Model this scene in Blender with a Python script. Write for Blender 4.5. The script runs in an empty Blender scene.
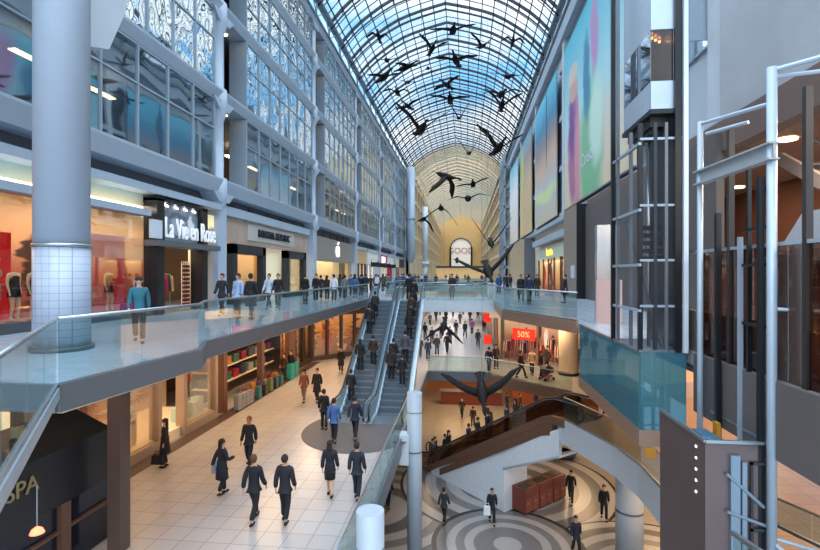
import bpy, bmesh, math, random
from mathutils import Vector, Matrix
random.seed(7)
sc = bpy.context.scene
C = sc.collection
PI = math.pi
EYE = 11.9; L1 = 0.0; L2 = 5.45; L3 = 10.2
TH = math.radians(6.4); S_, C_ = math.sin(TH), math.cos(TH); F = 490.0

def on_floor(px, py, z):
    "world x, y of a point seen at (px, py) that stands on the level z"
    d = (EYE - z) * F / (py - 274.0); u = (px - 410) / F
    return d * (-S_ + u * C_), d * (C_ + u * S_)

def at_depth(px, py, d):
    u = (px - 410) / F
    return Vector((d * (-S_ + u * C_), d * (C_ + u * S_), EYE + d * (274 - py) / F))

# ------------------------------------------------------------------ materials
def lin(c):
    c = c / 255.0
    return c / 12.92 if c <= 0.04045 else ((c + 0.055) / 1.055) ** 2.4
def rgb(h):
    if isinstance(h, str):
        h = tuple(int(h[i:i + 2], 16) for i in (0, 2, 4))
    return (lin(h[0]), lin(h[1]), lin(h[2]), 1)
MATS = {}
def nodes(name):
    m = bpy.data.materials.new(name); m.use_nodes = True
    nt = m.node_tree
    return m, nt, nt.nodes['Principled BSDF'], nt.nodes['Material Output']
def mat(name, col, rough=.5, metal=0, vary=.08, scale=4, emit=0, bump=0, spec=None):
    if name in MATS: return MATS[name]
    m, nt, b, out = nodes(name)
    c = rgb(col)
    tc = nt.nodes.new('ShaderNodeTexCoord')
    n = nt.nodes.new('ShaderNodeTexNoise'); n.inputs['Scale'].default_value = scale; n.inputs['Detail'].default_value = 3
    nt.links.new(tc.outputs['Object'], n.inputs['Vector'])
    mx = nt.nodes.new('ShaderNodeMix'); mx.data_type = 'RGBA'
    mx.inputs[6].default_value = tuple(max(0, v * (1 - vary)) for v in c[:3]) + (1,)
    mx.inputs[7].default_value = tuple(min(1, v * (1 + vary)) for v in c[:3]) + (1,)
    nt.links.new(n.outputs['Fac'], mx.inputs[0]); nt.links.new(mx.outputs[2], b.inputs['Base Color'])
    b.inputs['Roughness'].default_value = rough; b.inputs['Metallic'].default_value = metal
    if spec is not None: b.inputs['Specular IOR Level'].default_value = spec
    if emit:
        b.inputs['Emission Color'].default_value = c; b.inputs['Emission Strength'].default_value = emit
    if bump:
        bp = nt.nodes.new('ShaderNodeBump'); bp.inputs['Strength'].default_value = bump
        n2 = nt.nodes.new('ShaderNodeTexNoise'); n2.inputs['Scale'].default_value = scale * 12
        nt.links.new(tc.outputs['Object'], n2.inputs['Vector'])
        nt.links.new(n2.outputs['Fac'], bp.inputs['Height']); nt.links.new(bp.outputs['Normal'], b.inputs['Normal'])
    MATS[name] = m
    return m
def glass(name, tint, through=.8, rough=.02, body=None, bodyf=0., wav=0., wscale=1., edge=.45):
    "thin sheet glass: part lets light straight through, part mirrors, part is a tinted body"
    m = bpy.data.materials.new(name); m.use_nodes = True; nt = m.node_tree
    for n in list(nt.nodes): nt.nodes.remove(n)
    out = nt.nodes.new('ShaderNodeOutputMaterial')
    tr = nt.nodes.new('ShaderNodeBsdfTransparent'); tr.inputs[0].default_value = rgb(tint)
    gl = nt.nodes.new('ShaderNodeBsdfGlossy'); gl.inputs['Roughness'].default_value = rough
    gl.inputs['Color'].default_value = (.85, .93, .95, 1)
    mx = nt.nodes.new('ShaderNodeMixShader')
    lw = nt.nodes.new('ShaderNodeLayerWeight'); lw.inputs['Blend'].default_value = .25
    mr = nt.nodes.new('ShaderNodeMapRange'); mr.inputs['To Min'].default_value = 1 - through; mr.inputs['To Max'].default_value = min(1, 1 - through + edge)
    nt.links.new(lw.outputs['Fresnel'], mr.inputs['Value']); nt.links.new(mr.outputs[0], mx.inputs[0])
    nt.links.new(tr.outputs[0], mx.inputs[1]); nt.links.new(gl.outputs[0], mx.inputs[2])
    last = mx
    if body:
        df = nt.nodes.new('ShaderNodeBsdfDiffuse'); df.inputs[0].default_value = rgb(body)
        m2 = nt.nodes.new('ShaderNodeMixShader'); m2.inputs[0].default_value = bodyf
        nt.links.new(mx.outputs[0], m2.inputs[1]); nt.links.new(df.outputs[0], m2.inputs[2]); last = m2
    if wav:
        tc = nt.nodes.new('ShaderNodeTexCoord')
        n = nt.nodes.new('ShaderNodeTexNoise'); n.inputs['Scale'].default_value = wscale; n.inputs['Detail'].default_value = 1
        bp = nt.nodes.new('ShaderNodeBump'); bp.inputs['Strength'].default_value = 1; bp.inputs['Distance'].default_value = wav
        nt.links.new(tc.outputs['Object'], n.inputs['Vector']); nt.links.new(n.outputs['Fac'], bp.inputs['Height'])
        nt.links.new(bp.outputs['Normal'], gl.inputs['Normal'])
    nt.links.new(last.outputs[0], out.inputs[0])
    MATS[name] = m
    return m
def brick_mat(name, c1, c2, mortar, w, h, msize=.012, rough=.25, offset=0, scale=1., vary=.05, rot=None, emit=0, metal=0):
    m, nt, b, out = nodes(name)
    tc = nt.nodes.new('ShaderNodeTexCoord'); mp = nt.nodes.new('ShaderNodeMapping')
    if rot: mp.inputs['Rotation'].default_value = rot
    br = nt.nodes.new('ShaderNodeTexBrick'); br.offset = offset
    br.inputs['Color1'].default_value = rgb(c1); br.inputs['Color2'].default_value = rgb(c2); br.inputs['Mortar'].default_value = rgb(mortar)
    br.inputs['Scale'].default_value = scale; br.inputs['Mortar Size'].default_value = msize
    br.inputs['Brick Width'].default_value = w; br.inputs['Row Height'].default_value = h
    nt.links.new(tc.outputs['Object'], mp.inputs[0]); nt.links.new(mp.outputs[0], br.inputs['Vector'])
    nt.links.new(br.outputs['Color'], b.inputs['Base Color'])
    b.inputs['Roughness'].default_value = rough; b.inputs['Metallic'].default_value = metal
    MATS[name] = m
    return m
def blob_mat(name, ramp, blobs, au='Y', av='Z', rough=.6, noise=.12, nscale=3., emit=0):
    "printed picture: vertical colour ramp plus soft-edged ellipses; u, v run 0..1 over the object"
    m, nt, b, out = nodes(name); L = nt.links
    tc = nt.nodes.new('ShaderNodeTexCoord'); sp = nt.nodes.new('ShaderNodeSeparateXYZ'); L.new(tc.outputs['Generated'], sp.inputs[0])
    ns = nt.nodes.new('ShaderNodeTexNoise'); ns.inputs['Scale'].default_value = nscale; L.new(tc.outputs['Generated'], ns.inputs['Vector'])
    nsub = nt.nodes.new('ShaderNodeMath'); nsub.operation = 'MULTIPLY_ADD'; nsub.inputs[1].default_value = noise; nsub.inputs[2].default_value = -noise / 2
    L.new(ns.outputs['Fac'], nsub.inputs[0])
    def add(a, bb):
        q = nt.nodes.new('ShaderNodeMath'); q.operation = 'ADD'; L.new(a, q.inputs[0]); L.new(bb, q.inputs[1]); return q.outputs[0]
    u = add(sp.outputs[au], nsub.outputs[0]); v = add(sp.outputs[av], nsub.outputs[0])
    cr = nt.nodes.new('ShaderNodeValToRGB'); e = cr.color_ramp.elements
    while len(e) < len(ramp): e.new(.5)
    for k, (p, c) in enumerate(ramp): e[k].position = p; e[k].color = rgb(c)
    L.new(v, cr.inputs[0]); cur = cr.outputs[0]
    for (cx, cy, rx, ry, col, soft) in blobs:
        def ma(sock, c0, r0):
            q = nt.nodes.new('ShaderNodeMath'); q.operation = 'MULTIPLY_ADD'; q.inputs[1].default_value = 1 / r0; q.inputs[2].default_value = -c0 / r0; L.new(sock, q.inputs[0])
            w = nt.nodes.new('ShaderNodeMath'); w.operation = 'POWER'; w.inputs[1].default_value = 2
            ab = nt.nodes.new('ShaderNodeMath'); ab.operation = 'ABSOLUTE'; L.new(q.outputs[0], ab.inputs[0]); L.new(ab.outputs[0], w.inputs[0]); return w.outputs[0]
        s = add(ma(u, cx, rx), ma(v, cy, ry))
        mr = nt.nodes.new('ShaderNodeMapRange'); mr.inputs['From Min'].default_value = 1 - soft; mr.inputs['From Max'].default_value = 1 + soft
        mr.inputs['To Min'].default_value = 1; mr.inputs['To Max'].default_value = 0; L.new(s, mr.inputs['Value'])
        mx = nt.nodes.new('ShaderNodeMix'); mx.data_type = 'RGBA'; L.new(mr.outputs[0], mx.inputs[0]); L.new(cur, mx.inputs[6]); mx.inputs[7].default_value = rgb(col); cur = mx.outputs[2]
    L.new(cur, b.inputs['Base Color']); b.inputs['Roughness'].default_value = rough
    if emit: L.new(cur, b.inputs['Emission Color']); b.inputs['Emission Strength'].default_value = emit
    MATS[name] = m
    return m

POSTM = mat('post_paint', '9aa5af', .45, vary=.04)
WHITE = mat('painted_white_steel', 'c9d2da', .45, vary=.04)
CONC = mat('pale_concrete', 'b9c1c8', .7, vary=.1, scale=1.2, bump=.15)
SPAND = mat('facade_spandrel', 'a3b0bc', .55, vary=.06)
DARKF = mat('dark_fascia', '4a4c52', .5)
BLACK = mat('black_metal', '14161a', .35)
CHAR = mat('charcoal', '26282d', .5)
GREYM = mat('grey_metal', '6b7076', .4, metal=.4)
STEEL = mat('brushed_steel', 'a9b0b6', .3, metal=.85, bump=.05)
STEELW = mat('warm_steel', 'a08f86', .35, metal=.8)
BRONZE = mat('bronze_fascia', 'a88a78', .35, metal=.5)
CREAM = mat('cream_plaster', 'e6d6bb', .6)
WARMW = mat('warm_white', 'f2dfc0', .6)
BROWN = mat('brown_panel', '6b4a3a', .5, vary=.2)
WOOD = mat('dark_wood', '3c2a22', .45, vary=.3, scale=6)
REDW = mat('red_brown_wood', '6e3428', .4, vary=.25, scale=5)
RED = mat('sale_red', 'd3161f', .5)
TILE1 = mat('column_white', 'a9b5c3', .5, vary=.05, scale=2)
PINKW = mat('pink_panel', 'd97f93', .5)
LAMPW = mat('lamp_warm', 'ffdca0', .5, emit=9)
LAMPC = mat('lamp_cool', 'ffffff', .5, emit=7)
TROOF = mat('roof_steel', '131a23', .6)
GOOSE = mat('goose_bronze', '100c0a', .75, vary=.3, scale=3, spec=.2)
GROOF = glass('roof_glass', 'fbfdff', .98, edge=.15)
GRAIL = glass('railing_glass', 'e2ecec', .965, body='a8c4cc', bodyf=.02, edge=.14)
GSHOP = glass('shop_glass', 'fff4e6', .9)
GTEAL = glass('teal_glass', '8fc0cc', .9, body='6cb4c8', bodyf=.22)
GMIR = glass('mirror_window', '3a5a70', .12, .03, body='54788e', bodyf=.1, wav=.13, wscale=.7)
GMID = glass('facade_window', 'b4bcc4', .5, .03, body='6d8ca0', bodyf=.12, wav=.025, wscale=.4)
GBRN = glass('brown_tinted_glass', 'c8ac9e', .93, edge=.08)

# ------------------------------------------------------------------ mesh building
class MB:
    def __init__(s): s.v = []; s.f = []
    def add(s, vs, fs):
        n = len(s.v); s.v += [tuple(v) for v in vs]; s.f += [tuple(i + n for i in f) for f in fs]; return s
    def box(s, x0, y0, z0, x1, y1, z1):
        x0, x1 = sorted((x0, x1)); y0, y1 = sorted((y0, y1)); z0, z1 = sorted((z0, z1))
        return s.add([(x0, y0, z0), (x1, y0, z0), (x1, y1, z0), (x0, y1, z0), (x0, y0, z1), (x1, y0, z1), (x1, y1, z1), (x0, y1, z1)],
                     [(0, 3, 2, 1), (4, 5, 6, 7), (0, 1, 5, 4), (1, 2, 6, 5), (2, 3, 7, 6), (3, 0, 4, 7)])
    def prism(s, poly, z0, z1):
        n = len(poly)
        a = sum(poly[i][0] * poly[(i + 1) % n][1] - poly[(i + 1) % n][0] * poly[i][1] for i in range(n))
        if a < 0: poly = poly[::-1]
        return s.add([(x, y, z0) for x, y in poly] + [(x, y, z1) for x, y in poly],
                     [tuple(range(n))[::-1], tuple(range(n, 2 * n))] + [(i, (i + 1) % n, n + (i + 1) % n, n + i) for i in range(n)])
    def extr(s, poly, vec):
        "polygon of 3-D points pushed along vec"
        n = len(poly); v = Vector(vec)
        return s.add([tuple(p) for p in poly] + [tuple(Vector(p) + v) for p in poly],
                     [tuple(range(n))[::-1], tuple(range(n, 2 * n))] + [(i, (i + 1) % n, n + (i + 1) % n, n + i) for i in range(n)])
    def bar(s, a, b, w, h=None, up=(0, 0, 1)):
        "rectangular bar from a to b"
        h = h or w; a = Vector(a); b = Vector(b); d = (b - a).normalized(); up = Vector(up)
        if abs(d.dot(up)) > .99: up = Vector((0, 1, 0))
        x = d.cross(up).normalized() * w / 2; y = x.cross(d).normalized() * h / 2
        vs = [a - x - y, a + x - y, a + x + y, a - x + y, b - x - y, b + x - y, b + x + y, b - x + y]
        return s.add(vs, [(0, 3, 2, 1), (4, 5, 6, 7), (0, 1, 5, 4), (1, 2, 6, 5), (2, 3, 7, 6), (3, 0, 4, 7)])
    def tube(s, pts, r, n=8, caps=True):
        pts = [Vector(p) for p in pts]; rs = r if isinstance(r, (list, tuple)) else [r] * len(pts)
        base = len(s.v); ref = Vector((0, 0, 1)); px = None
        for i, p in enumerate(pts):
            d = ((pts[min(i + 1, len(pts) - 1)] - pts[max(i - 1, 0)])).normalized()
            if px is None:
                if abs(d.dot(ref)) > .95: ref = Vector((1, 0, 0))
                px = d.cross(ref).normalized()
            px = (px - d * px.dot(d)).normalized(); py = d.cross(px)
            for k in range(n):
                t = 2 * PI * k / n; s.v.append(tuple(p + (px * math.cos(t) + py * math.sin(t)) * rs[i]))
        for i in range(len(pts) - 1):
            for k in range(n):
                a = base + i * n + k; b = base + i * n + (k + 1) % n; s.f.append((a, b, b + n, a + n))
        if caps:
            s.f.append(tuple(base + k for k in range(n))[::-1]); e = base + (len(pts) - 1) * n; s.f.append(tuple(e + k for k in range(n)))
        return s
    def lathe(s, x, y, prof, n=24, sx=1, sy=1):
        base = len(s.v)
        for r, z in prof:
            for k in range(n):
                t = 2 * PI * k / n; s.v.append((x + r * math.cos(t) * sx, y + r * math.sin(t) * sy, z))
        for i in range(len(prof) - 1):
            for k in range(n):
                a = base + i * n + k; b = base + i * n + (k + 1) % n; s.f.append((a, b, b + n, a + n))
        s.f.append(tuple(base + k for k in range(n))[::-1]); e = base + (len(prof) - 1) * n; s.f.append(tuple(e + k for k in range(n)))
        return s
    def ball(s, c, rx, ry, rz, nu=12, nv=8, M=None):
        base = len(s.v)
        def put(x, y, z):
            v = Vector((x * rx, y * ry, z * rz))
            if M: v = M @ v
            s.v.append((c[0] + v.x, c[1] + v.y, c[2] + v.z))
        put(0, 0, -1)
        for j in range(1, nv):
            a = -PI / 2 + PI * j / nv
            for k in range(nu): t = 2 * PI * k / nu; put(math.cos(a) * math.cos(t), math.cos(a) * math.sin(t), math.sin(a))
        put(0, 0, 1); top = len(s.v) - 1
        for k in range(nu): s.f.append((base, base + 1 + (k + 1) % nu, base + 1 + k))
        for j in range(nv - 2):
            for k in range(nu):
                a = base + 1 + j * nu + k; b = base + 1 + j * nu + (k + 1) % nu; s.f.append((a, b, b + nu, a + nu))
        o = base + 1 + (nv - 2) * nu
        for k in range(nu): s.f.append((o + k, o + (k + 1) % nu, top))
        return s
    def pieces(s, name, m, parent):
        "one object for each connected piece"
        lab = list(range(len(s.v)))
        def find(a):
            while lab[a] != a: lab[a] = lab[lab[a]]; a = lab[a]
            return a
        for f in s.f:
            for i in f[1:]: lab[find(i)] = find(f[0])
        grp = {}
        for f in s.f: grp.setdefault(find(f[0]), []).append(f)
        for fs in grp.values():
            ids = sorted({i for f in fs for i in f}); mp = {o: n for n, o in enumerate(ids)}
            q = MB(); q.v = [s.v[i] for i in ids]; q.f = [tuple(mp[i] for i in f) for f in fs]; q.build(name, m, parent)
    def mesh(s, name, smooth=False):
        me = bpy.data.meshes.new(name); me.from_pydata(s.v, [], s.f); me.update()
        if smooth:
            for p in me.polygons: p.use_smooth = len(p.vertices) <= 4
        return me
    def build(s, name, m, parent=None, smooth=False, bevel=0, loc=None):
        o = bpy.data.objects.new(name, s.mesh(name, smooth)); C.objects.link(o); o.data.materials.append(m)
        if parent: o.parent = parent
        if loc: o.location = loc
        if bevel:
            b = o.modifiers.new('bevel', 'BEVEL'); b.width = bevel; b.segments = 2; b.limit_method = 'ANGLE'
        return o
def B(*a): return MB().box(*a)

def tag(o, label=None, cat=None, group=None, kind=None):
    if label: o['label'] = label
    if cat: o['category'] = cat
    if group: o['group'] = group
    if kind: o['kind'] = kind
    return o
def thing(name, loc=(0, 0, 0), rz=0, label=None, cat=None, group=None, kind=None):
    o = bpy.data.objects.new(name, None); C.objects.link(o); o.location = loc; o.rotation_euler = (0, 0, rz); o.empty_display_size = .3
    return tag(o, label, cat, group, kind)
def kids(o): return [c for c in bpy.data.objects if c.parent == o]
def copy_tree(o, parent=None, ch=None):
    c = o.copy(); C.objects.link(c); c.parent = parent
    for k in (ch if ch is not None else kids(o)): copy_tree(k, c)
    return c
def struct(name, mb, m, label=None, smooth=False, parent=None, bevel=0):
    o = mb.build(name, m, parent, smooth, bevel) if isinstance(mb, MB) else mb
    if not parent: o['kind'] = 'structure'; o['category'] = name.split('_')[0]
    if label: o['label'] = label
    return o
def text(name, body, size, m, parent, loc, rot, depth=.03, align='CENTER', font_scale=(1, 1), fit=None):
    cu = bpy.data.curves.new(name, 'FONT'); cu.body = body; cu.size = size; cu.extrude = depth / 2; cu.align_x = align; cu.align_y = 'CENTER'
    o = bpy.data.objects.new('tmp', cu); C.objects.link(o); bpy.context.view_layer.update()
    me = bpy.data.meshes.new_from_object(o.evaluated_get(bpy.context.evaluated_depsgraph_get()))
    bpy.data.objects.remove(o)
    if fit:
        xs = [v.co.x for v in me.vertices]; ys_ = [v.co.y for v in me.vertices]; font_scale = (fit[0] / (max(xs) - min(xs)), fit[1] / (max(ys_) - min(ys_)))
    t = bpy.data.objects.new(name, me); C.objects.link(t); t.data.materials.clear(); t.data.materials.append(m)
    t.parent = parent; t.location = loc; t.rotation_euler = rot; t.scale = (font_scale[0], font_scale[1], 1)
    return t
ROT_E = (PI / 2, 0, PI / 2)      # lettering that faces +x (read by someone looking to -x)
ROT_W = (PI / 2, 0, -PI / 2)
ROT_S = (PI / 2, 0, 0)
ORD = ['first', 'second', 'third', 'fourth', 'fifth', 'sixth', 'seventh', 'eighth', 'ninth', 'tenth', 'eleventh', 'twelfth', 'thirteenth', 'fourteenth', 'fifteenth', 'sixteenth']
# ================================================================== THE SETTING
# ---- bottom floor with its ring pattern
def ring_floor():
    m, nt, b, out = nodes('ring_terrazzo'); L = nt.links
    tc = nt.nodes.new('ShaderNodeTexCoord')
    br = nt.nodes.new('ShaderNodeTexBrick'); br.offset = 0; br.inputs['Scale'].default_value = 1; br.inputs['Brick Width'].default_value = 1.2; br.inputs['Row Height'].default_value = 1.2
    br.inputs['Mortar Size'].default_value = .012; br.inputs['Color1'].default_value = rgb('8f8984'); br.inputs['Color2'].default_value = rgb('88827d'); br.inputs['Mortar'].default_value = rgb('6b6560')
    L.new(tc.outputs['Object'], br.inputs['Vector']); cur = br.outputs[0]
    pale, mid, dark, line = '9a9795', '6c6b6c', '565557', '222124'
    for (cx, cy, R, st) in [(-4.6, 24.5, 5.6, 1), (2.3, 28.3, 6.0, 1), (-5.2, 16.5, 4.6, 1), (7.5, 20, 4.6, 1), (2.2, 14.2, 4.6, 1), (1.86, 21.9, 3.35, 0)]:
        vm = nt.nodes.new('ShaderNodeVectorMath'); vm.operation = 'DISTANCE'; vm.inputs[1].default_value = (cx, cy, 0); L.new(tc.outputs['Object'], vm.inputs[0])
        dv = nt.nodes.new('ShaderNodeMath'); dv.operation = 'DIVIDE'; dv.inputs[1].default_value = R; L.new(vm.outputs['Value'], dv.inputs[0])
        cr = nt.nodes.new('ShaderNodeValToRGB'); cr.color_ramp.interpolation = 'CONSTANT'
        stops = [(0, pale), (.18, mid), (.44, pale), (.56, mid), (.68, pale), (.80, mid), (.93, line)] if st == 0 else \
                [(0, mid), (.15, pale), (.32, dark), (.46, pale), (.56, mid), (.66, pale), (.76, dark), (.87, pale), (.97, line)]
        e = cr.color_ramp.elements
        while len(e) < len(stops): e.new(.5)
        for k, (p, c) in enumerate(stops): e[k].position = p; e[k].color = rgb(c)
        L.new(dv.outputs[0], cr.inputs[0])
        lt = nt.nodes.new('ShaderNodeMath'); lt.operation = 'LESS_THAN'; lt.inputs[1].default_value = 1; L.new(dv.outputs[0], lt.inputs[0])
        mx = nt.nodes.new('ShaderNodeMix'); mx.data_type = 'RGBA'; L.new(lt.outputs[0], mx.inputs[0]); L.new(cur, mx.inputs[6]); L.new(cr.outputs[0], mx.inputs[7]); cur = mx.outputs[2]
    L.new(cur, b.inputs['Base Color']); b.inputs['Roughness'].default_value = .28
    return m
RINGS = ring_floor()
TILE2 = brick_mat('pale_floor_tile', 'aca5a2', 'a59e9b', '77716e', .62, .62, .01, .3)
TILE3 = brick_mat('upper_floor_tile', 'a9b3be', 'a2acb7', '7d8590', .62, .62, .008, .22)
TILEW = brick_mat('warm_lit_floor_tile', 'a88c78', 'a0846f', '75604f', .62, .62, .01, .3)  # warm lamplight on the tiles is put into their colour
struct('floor', B(-26, -4, -.3, 26, 60, 0), RINGS, 'bottom level floor with concentric rings of pale and dark terrazzo')
# the middle level
struct('floor', MB().prism([(-16, -2), (-2.5, -2), (-2.5, 32), (-16, 32)], L2 - .5, L2), TILE2, 'pale tiled middle level walkway on the left')
struct('floor', MB().prism([(-16, 32), (1.55, 32), (1.75, 31.25), (6.05, 26.95), (12, 26.95), (24, 40), (24, 110), (-16, 110)], L2 - .45, L2), TILE2, 'middle level concourse running away under the footbridge')
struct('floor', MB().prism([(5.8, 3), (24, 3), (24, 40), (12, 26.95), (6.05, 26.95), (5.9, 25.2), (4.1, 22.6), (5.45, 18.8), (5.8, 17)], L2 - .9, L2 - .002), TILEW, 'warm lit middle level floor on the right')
# the upper level
LEFT3 = [(-18.9, 6.3), (-5.7, 6.3), (-5.45, 9.6), (-5.95, 10.7), (-6.05, 31)]
struct('floor', MB().prism(LEFT3 + [(-6.05, 120), (-18.9, 120)], L3 - .24, L3), TILE3, 'upper level walkway along the shops on the left')
struct('floor', B(-6.05, 31, L3 - .45, -2.4, 37, L3), TILE3, 'upper landing of the escalators')
struct('floor', B(-2.4, 28.6, L3 - .45, 1.7, 37, L3), TILE3, 'footbridge across the hall on the upper level')
RIGHT3 = [(1.7, 22), (3.8, 17), (3.8, 13.45), (4.9, 13.45), (4.9, 3), (16, 3), (16, 120), (1.7, 120)]
struct('floor', MB().prism(RIGHT3, L3 - .26, L3), TILE3, 'upper level walkway along the banner wall')
struct('floor', B(-6.05, 62, L3 - .45, 1.7, 68, L3), TILE3, 'second footbridge farther down the hall')
struct('floor', B(-12, 105, L3 - .45, 8.4, 250, L3), TILE3, 'far upper level floor towards the arched window')
# metal fascias along slab edges
def fascia(pts, z0, z1, m, label, out=.06):
    mb = MB()
    for a, b in zip(pts, pts[1:]):
        mb.bar((a[0], a[1], (z0 + z1) / 2), (b[0], b[1], (z0 + z1) / 2), .09, z1 - z0)
    return struct('trim_%d' % next(TRIM), mb, m, label)
def counter():
    n = 0
    while True:
        n += 1; yield n
TRIM = counter()
fascia([(-18.8, 6.27)] + LEFT3[1:], L3 - .25, L3 + .14, GREYM, 'grey metal edge of the facade-side upper walkway')
fascia([(-2.4, 28.55), (1.7, 28.55)], L3 - .5, L3 + .1, STEEL, 'steel edge of the footbridge')
fascia([(1.7, 28.5), (1.66, 22), (3.76, 17)], L3 - .3, L3 + .1, BRONZE, 'bronze edge of the banner-side upper walkway')
fascia([(-2.46, 0), (-2.46, 32)], L2 - .5, L2 + .12, GREYM, 'grey metal edge of the facade-side middle walkway')
fascia([(-2.46, 31.95), (1.6, 31.95)], L2 - .5, L2 + .1, GREYM, 'grey metal edge of the middle level crossing')
fascia([(1.6, 31.95), (1.7, 31.2), (6.0, 26.9)], L2 - .5, L2 + .1, BRONZE, 'bronze edge of the banner-side middle walkway')
fascia([(4.15, 22.4), (5.43, 18.8), (5.76, 17), (5.76, 3)], L2 - .95, L2 + .1, WHITE, 'white edge of the near banner-side middle level')
fascia([(4.86, 3), (4.86, 11)], L3 - 1.2, L3 + .02, mat('edge_taupe', '5c5654', .5), 'taupe edge below the tall glass screen')
fascia([(-6.05, 61.95), (1.7, 61.95)], L3 - .5, L3 + .1, STEEL, 'steel edge of the far footbridge')
fascia([(-6.03, 37), (-6.03, 61.9)], L3 - .5, L3 + .1, STEEL, 'steel edge of the facade-side upper walkway beyond the bridge')
fascia([(1.68, 37), (1.68, 61.9)], L3 - .5, L3 + .1, STEEL, 'steel edge of the banner-side upper walkway beyond the bridge')
# soffit (ceiling of the middle level) panels
struct('ceiling', MB().prism([(-13.4, 6.5), (-5.8, 6.5), (-5.6, 9.6), (-6.1, 10.8), (-6.2, 120), (-13.4, 120)], L3 - .32, L3 - .25), WARMW, 'pale ceiling under the facade-side upper walkway')
struct('ceiling', MB().prism([(1.8, 22.2), (3.9, 17.2), (3.9, 13.6), (5.0, 13.4), (5.0, 3.2), (16, 3.2), (16, 120), (1.8, 120)], L3 - .35, L3 - .27), WARMW, 'pale ceiling under the banner-side upper walkway')

# ---- window facade: columns, spandrels, windows
YC = [8.55 + 16.15 * i for i in range(7)]
ZL = [16.6, 21.3, 25.9, 30.4, 33.6]
XF = -13.2
for i, y in enumerate(YC):
    mb = MB()
    prof = [(.45, 10.2 if i else 16.2)]
    for z in ZL[:-1]:
        prof += [(.45, z - 1.3), (.62, z - .75), (.62, z + .35), (.45, z + .36)]
    prof += [(.45, 33.6)]
    mb.lathe(XF, y, prof, 20)
    struct('trim_%d' % next(TRIM), mb, TILE1, '%s white round column of the window facade, counted from the near end' % ORD[i], smooth=True)
for j, z in enumerate(ZL):
    mb = MB()
    h0, h1 = (.34, .26) if j else (.5, .3)
    if j == 4: h0, h1 = .3, .6
    mb.extr([(-13.75, -2, z - h0), (-12.8, -2, z - h0 + .06), (-12.62, -2, z + h1 - .1), (-12.62, -2, z + h1), (-13.75, -2, z + h1)][::-1], (0, 108, 0))
    for y in YC:      # flared corbel where the beam meets the column
        mb.extr([(-12.66, y - 1.1, z - h0 + .08), (-12.66, y + 1.1, z - h0 + .08), (-12.66, y + .55, z - h0 - .4), (-12.66, y - .55, z - h0 - .4)], (-.9, 0, 0))
    struct('trim_%d' % next(TRIM), mb, SPAND, 'long pale spandrel beam of the window facade, %s from the bottom' % ORD[j])
# slab behind each beam, back wall
for j, z in enumerate(ZL):
    struct('ceiling', B(-19, -2, z - .3, -13.6, 106, z), mat('office_slab', '8c8f94', .8), 'floor slab behind the %s beam of the window facade' % ORD[j])
struct('wall_left', B(-19.2, -2, 0, -19, 110, 35), mat('back_wall_brown', '8f7260', .8, vary=.2, scale=.4), 'brown back wall behind the left windows')
FRAME = mat('window_frame_grey', '9aa8b4', .4, metal=.2)
levels = ['fourth', 'fifth', 'sixth', 'seventh']
WIN = counter()
def win_bay(y0, y1, z0, z1, n, g, label, X=-12.82, rows=(.62,)):
    w = thing('window_%d' % next(WIN), (X, y0, z0), 0, label, 'window', kind='structure')
    H = z1 - z0; W = y1 - y0
    fr = MB()
    fr.box(-.06, 0, 0, .06, W, .07).box(-.06, 0, H - .07, .06, W, H)
    for k in range(n + 1): fr.box(-.06, W * k / n - .035, 0, .07, W * k / n + .035, H)
    for r in rows: fr.box(-.05, 0, H * r - .035, .055, W, H * r + .035)
    fr.build('window_frame', FRAME, w)
    MB().add([(0, 0, .05), (0, W, .05), (0, W, H - .05), (0, 0, H - .05)], [(0, 1, 2, 3)]).build('pane', g, w)
    fr = MB().box(-1, -.06, 0, .05, 0, H).box(-1, W, 0, .05, W + .06, H)
    fr.build('side_panel', FRAME, w)
    return w
for i, y in enumerate(YC[:-1]):
    for j in range(4):
        z0, z1 = ZL[j] + .26, ZL[j + 1] - .34
        win_bay(y + (2.9 if i or j else 1.5), y + 15.35, z0, z1, 7, GMID if j == 0 else GMIR,
                'window bay on the %s storey of the window facade, %s bay from the near end' % (levels[j], ORD[i]), rows=(.62,) if j != 2 else (.4, .72))
        # recessed brown panel beside each bay
        if i:
            p = MB().box(-14.2, y + .4, z0, -14.1, y + 2.85, z1)
            struct('wall_left', p, BROWN, 'brown recessed panel beside the %s storey window, %s bay' % (levels[j], ORD[i]))
            tag(MB().lathe(-13.6, y + 1.9, [(.12, z1 - .05), (.12, z1)], 10).build('ceiling_light', LAMPW), 'small warm downlight in the recess of the %s storey, %s bay' % (levels[j], ORD[i]), 'light', 'recess downlights of the window facade')
# some life behind the fourth storey glass
for i, y in enumerate(YC[:4]):
    for k in range(3):
        tag(B(-16.6, y + 4 + k * 3.6, 20.1, -16.3, y + 5.6 + k * 3.6, 20.16).build('ceiling_light', LAMPW), 'strip light behind the fourth storey windows, %s in the %s bay' % (ORD[k], ORD[i]), 'light', 'strip lights behind the fourth storey windows')
win_bay(-2, 8.0, ZL[0] + .4, ZL[1] - .55, 5, GBRN, 'brown window bay at the near left corner, fourth storey')
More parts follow.
